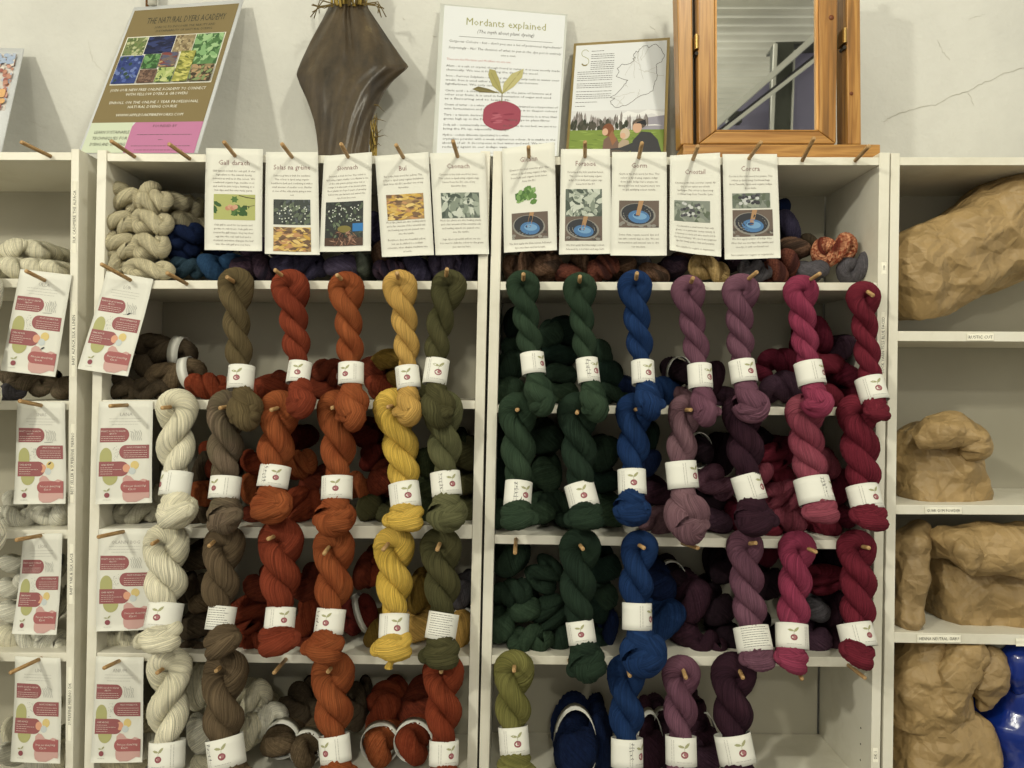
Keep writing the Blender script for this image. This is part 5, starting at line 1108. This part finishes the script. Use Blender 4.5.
# ------------------------------------------------------------------ bags
def folder(seed, n, centre, ext):
    rnd = random.Random(seed); pl = []
    for i in range(n):
        d = Vector((rnd.gauss(0, 1), rnd.gauss(0, 1), rnd.gauss(0, 1))).normalized(); c = Vector(centre)+Vector([rnd.uniform(-e, e) for e in ext])*0.8
        pl.append((d, c))
    e = Vector((rnd.gauss(0, 1), rnd.gauss(0, 1), rnd.gauss(0, 1))).normalized()
    def h(p):
        q = Vector(p)
        for d, c in pl:
            s = (q-c).dot(d)
            if s < 0: q = q - d*(2*s)
        return (q-Vector(centre)).dot(e)
    return h
ROT1 = Matrix.Rotation(0.7, 3, 'X') @ Matrix.Rotation(0.5, 3, 'Z'); ROT2 = Matrix.Rotation(1.3, 3, 'Y') @ Matrix.Rotation(0.9, 3, 'X')
def superell(t, n=3.2):
    c, s = math.cos(t), math.sin(t); return math.copysign(abs(c)**(2/n), c), math.copysign(abs(s)**(2/n), s)
def bag(name, path, rads, seed, mat, parent=None, amp=0.10, nfold=9, pw=3.2, nseg=120, nring=90, label=None, cat='paper bag', tilt=0, fine=0.004, group=None, voro=0.0045, lim=None, crm=1.0):
    """crumpled paper tube. path: world centre points, rads: (half width across the view, half depth) at each"""
    path = [Vector(p) for p in path]; n = nring; V = []
    cum = [0]
    for a, b in zip(path[:-1], path[1:]): cum.append(cum[-1]+(b-a).length)
    def at(s):
        for i in range(len(path)-1):
            if s <= cum[i+1] or i == len(path)-2:
                t = (s-cum[i])/(cum[i+1]-cum[i]); t = max(0, min(1, t)); return path[i].lerp(path[i+1], t), [x+(y-x)*t for x, y in zip(rads[i], rads[i+1])], (path[i+1]-path[i]).normalized()
    P0 = [at(cum[-1]*i/n) for i in range(n+1)]
    cen = sum((p for p, _, _ in P0), Vector())/len(P0); ext = [0.12]*3
    h1 = folder(seed, nfold+6, cen, ext); h2 = folder(seed+1, nfold*2+8, cen, ext); h3 = folder(seed+2, 46, cen, ext)
    sm = [cen+Vector((random.Random(k).uniform(-.1,.1), random.Random(k+99).uniform(-.1,.1), random.Random(k+199).uniform(-.1,.1))) for k in range(40)]
    m1, m2, m3 = (sum(hh(q) for q in sm)/40 for hh in (h1, h2, h3))
    for i in range(n+1):
        p, (rx, ry), _ = P0[i]; a = P0[max(i-2, 0)][0]; b = P0[min(i+2, n)][0]; t = (b-a).normalized()
        side = t.cross(Vector((0, 1, 0))).normalized(); fwd = side.cross(t).normalized()
        for k in range(nseg):
            an = 2*PI*k/nseg+tilt; c, s = superell(an, pw); d = (side*c*rx + fwd*s*ry); q = p + d; dn = d.normalized()
            # folds and creases
            f1 = h1(q*1.0); f2 = h2(q*1.0); d1 = noise.voronoi(q*13+Vector((seed, 0, 0)))[0]; d2 = noise.voronoi(q*26+Vector((seed, 3, 0)))[0]
            qa = ROT1 @ q; qb = ROT2 @ q; c1 = noise.voronoi(qa*7, distance_metric='CHEBYCHEV')[0][0]/7-0.05; c2 = noise.voronoi(qb*14, distance_metric='CHEBYCHEV')[0][0]/14-0.025
            disp = crm*(0.34*c1+0.24*c2) + amp*(3.2*(f1-m1)+3.2*(f2-m2)+3.0*(h3(q)-m3)) - voro*0.35*max(0, 1-(d1[1]-d1[0])*5) + 0.3*fine*noise.noise(q*20)
            V.append(q + dn*max(-0.025, min(0.025, disp))*min(1, (min(rx, ry)/0.04))**1.3)
    F_ = []
    for i in range(n):
        for k in range(nseg): F_.append((i*nseg+k, i*nseg+(k+1)%nseg, (i+1)*nseg+(k+1)%nseg, (i+1)*nseg+k))
    for base_, rev in ((0, True), (n*nseg, False)):
        c = sum((V[base_+k] for k in range(nseg)), Vector())/nseg; r1 = len(V)
        for k in range(nseg): V.append(c.lerp(V[base_+k], 0.5))
        V.append(c)
        for k in range(nseg):
            q = (base_+k, base_+(k+1)%nseg, r1+(k+1)%nseg, r1+k); F_.append(q if not rev else q[::-1]); q = (r1+k, r1+(k+1)%nseg, len(V)-1); F_.append(q if not rev else q[::-1])
    if lim:
        for i, p in enumerate(V):
            x0, x1, y0, y1, z0, z1 = lim; V[i] = Vector((min(max(p.x, x0), x1), min(max(p.y, y0), y1), min(max(p.z, z0), z1)))
    o = mesh(name, V, F_, mat, parent)
    if label: tag(o, label, cat, group)
    return o
zS1 = P(0, 332, 0.002).z; zS2 = P(0, 506.5, 0.002).z; zS3 = P(0, 636, 0.002).z; zS4 = P(0, 791, 0).z; zT3 = P(0, 165.2, 0).z
def below(z): return z-0.002
xL3 = P(901, 200, 0).x+0.0015
GB = 'brown paper bags of dye powder on the far right unit'
# A long bag lying askew on the first shelf
k = (0.13+D0)/F
a0 = P(899, 292, 0.13); a1 = P(1110, 176, 0.14); dr = (a1-a0).normalized()
ba = bag('paper_bag', [a0-dr*0.03, a0-dr*0.01, a0+dr*0.03, a0.lerp(a1, 0.5), a1], [(0.05, 0.06), (0.085, 0.09), (0.103, 0.10), (0.112, 0.105), (0.112, 0.105)], 11, KRAFT, None, 0.05, 8, 3.0, crm=0.6, label='large brown paper bag lying aslant across the top compartment', tilt=0.5, lim=(xL3, 2, 0.004, 0.27, zS1+0.001, zT3), group=GB)
sheet('address_label', quadmap([(930,226),(958,211),(963,213),(937,229)], (.15,.15,.12,.12), (30, 8)), (30, 8), WHITE, ba, 2, 2, 0.0006)
# B bag with rolled top
r_ = empty('paper_bag', tuple(P(938, 506, 0.12)), 'brown paper bag with rolled top on the second shelf, above the guar gum label', 'paper bag', GB)
bag('body', [P(937,507,0.13), P(937,500,0.13), P(934,472,0.13), P(926,448,0.14), P(918,434,0.15), P(914,426,0.15)], [(0.088,0.10),(0.094,0.11),(0.086,0.105),(0.066,0.085),(0.045,0.06),(0.02,0.03)], 23, KRAFT, r_, 0.07, 9, 2.8, lim=(xL3, 2, 0.003, 0.27, zS2+0.0005, 9))
bag('rolled_top', [P(915,440,0.07), P(934,432,0.05), P(954,428,0.045), P(970,433,0.045), P(972,448,0.05), P(961,457,0.055)], [(0.02,0.03),(0.030,0.045),(0.028,0.05),(0.030,0.05),(0.026,0.045),(0.010,0.02)], 29, KRAFT, r_, 0.08, 8, 2.1, 80, 70, voro=0.003)
# C narrow bag edge and the big folded bag
r_ = bag('paper_bag', [P(904,625,0.06), P(904,618,0.06), P(905,575,0.07), P(909,545,0.08), P(920,525,0.1)], [(0.02,0.045),(0.03,0.055),(0.032,0.055),(0.034,0.05),(0.02,0.03)], 37, KRAFTD, None, 0.04, 6, 2.6, 70, 60, label='narrow brown paper bag standing against the left panel of the third shelf', lim=(xL3-0.001, 2, 0.004, 0.27, below(P(0,633,0.0).z), P(0,516.5,0).z-0.002), group=GB)
r_ = empty('paper_bag', tuple(P(985, 634, 0.12)), 'wide brown paper bag with folded-over point on the third shelf', 'paper bag', GB)
bag('body', [P(926,598,0.15), P(935,596,0.15), P(960,592,0.15), P(1010,586,0.15), P(1080,584,0.15), P(1100,584,0.15)], [(0.06,0.03),(0.09,0.07),(0.112,0.10),(0.122,0.11),(0.12,0.11),(0.08,0.08)], 41, KRAFT, r_, 0.08, 9, 2.3, tilt=0.3, lim=(P(913,600,0.0).x, 2, 0.006, 0.27, zS3+0.0005, P(0,517,0).z-0.002))
bag('folded_top', [P(922,546,0.10), P(948,541,0.045), P(985,549,0.035), P(1030,548,0.04), P(1070,546,0.05)], [(0.045,0.04),(0.052,0.045),(0.058,0.045),(0.052,0.045),(0.04,0.04)], 43, KRAFT, r_, 0.05, 8, 2.2, crm=0.7, nseg=80, nring=70, lim=(P(905,600,0.0).x, 2, -0.03, 0.27, zS3, P(0,517,0).z-0.002))
bag('folded_point', [P(968,538,0.02), P(968,554,0.0), P(970,566,-0.003), P(972,575,0.0)], [(0.03,0.02),(0.030,0.02),(0.016,0.014),(0.003,0.004)], 47, KRAFT, r_, 0.06, 5, 2.0, 50, 40, voro=0.002)
# D tall bag at the bottom with crumpled top
r_ = empty('paper_bag', tuple(P(936, 791, 0.12)), 'tall brown paper bag with crumpled folded top in the bottom compartment', 'paper bag', GB)
bag('body', [P(934,792,0.13), P(934,785,0.13), P(934,745,0.13), P(934,716,0.13), P(934,706,0.14)], [(0.09,0.10),(0.105,0.115),(0.104,0.115),(0.103,0.11),(0.085,0.08)], 53, KRAFT, r_, 0.03, 8, 4.2, crm=0.6, lim=(xL3-0.02, 2, 0.004, 0.27, zS4+0.001, 9))
bag('folded_top', [P(934,724,0.09), P(934,708,0.09), P(936,685,0.1), P(942,664,0.11), P(950,652,0.12)], [(0.09,0.06),(0.102,0.09),(0.092,0.085),(0.075,0.07),(0.05,0.04)], 59, KRAFT, r_, 0.10, 10, 2.6, lim=(xL3-0.02, 2, -0.01, 0.27, zS4, P(0,645,0).z-0.003))
bag('rolled_flap', [P(950,738,0.05), P(948,712,0.03), P(955,680,0.025), P(968,658,0.03), P(982,655,0.035)], [(0.008,0.01),(0.028,0.02),(0.04,0.03),(0.036,0.03),(0.02,0.02)], 61, KRAFT, r_, 0.10, 7, 2.2, 60, 60, lim=(xL3-0.02, 2, -0.03, 0.27, zS4, P(0,645,0).z-0.003))
bag('rolled_end', [P(978,654,0.06), P(990,664,0.05), P(993,684,0.05), P(987,702,0.055), P(978,709,0.06)], [(0.02,0.02),(0.036,0.03),(0.036,0.034),(0.028,0.03),(0.006,0.01)], 67, KRAFTD, r_, 0.12, 9, 2.2, 70, 60, lim=(xL3-0.02, 2, -0.03, 0.27, zS4, P(0,645,0).z-0.003))
# blue plastic sack
m, nt, b = base('blue_plastic', (16, 44, 128), 0.22, 0.5); b.inputs['Coat Weight'].default_value = 0.3
bump(nt, b, noi(nt, mapped(nt, tc(nt), (1, 1, 0.4)), 16, 3, 0.5, 1.2), 0.35, 0.01)
r_ = bag('plastic_bag', [P(1030,772,0.13), P(1028,758,0.13), P(1022,720,0.13), P(1024,690,0.13), P(1036,676,0.14), P(1040,660,0.14)], [(0.06,0.08),(0.10,0.10),(0.106,0.11),(0.07,0.08),(0.03,0.035),(0.02,0.025)], 71, m, None, 0.06, 6, 2.3, voro=0.001, crm=0.25, fine=0.008, label='shiny blue plastic sack beside the tall paper bag at the bottom right', cat='plastic bag', lim=(-9, 9, 0.004, 0.27, zS4+0.001, 9))
bag('knotted_top', [P(1018,690,0.06), P(1010,676,0.05), P(1014,660,0.05), P(1030,652,0.06), P(1050,655,0.07)], [(0.02,0.02),(0.036,0.035),(0.038,0.036),(0.032,0.03),(0.02,0.02)], 73, m, r_, 0.08, 6, 2.2, 60, 50, voro=0.001, crm=0.25, fine=0.006, lim=(-9, 9, -0.02, 0.27, zS4, P(0,645,0).z-0.003))
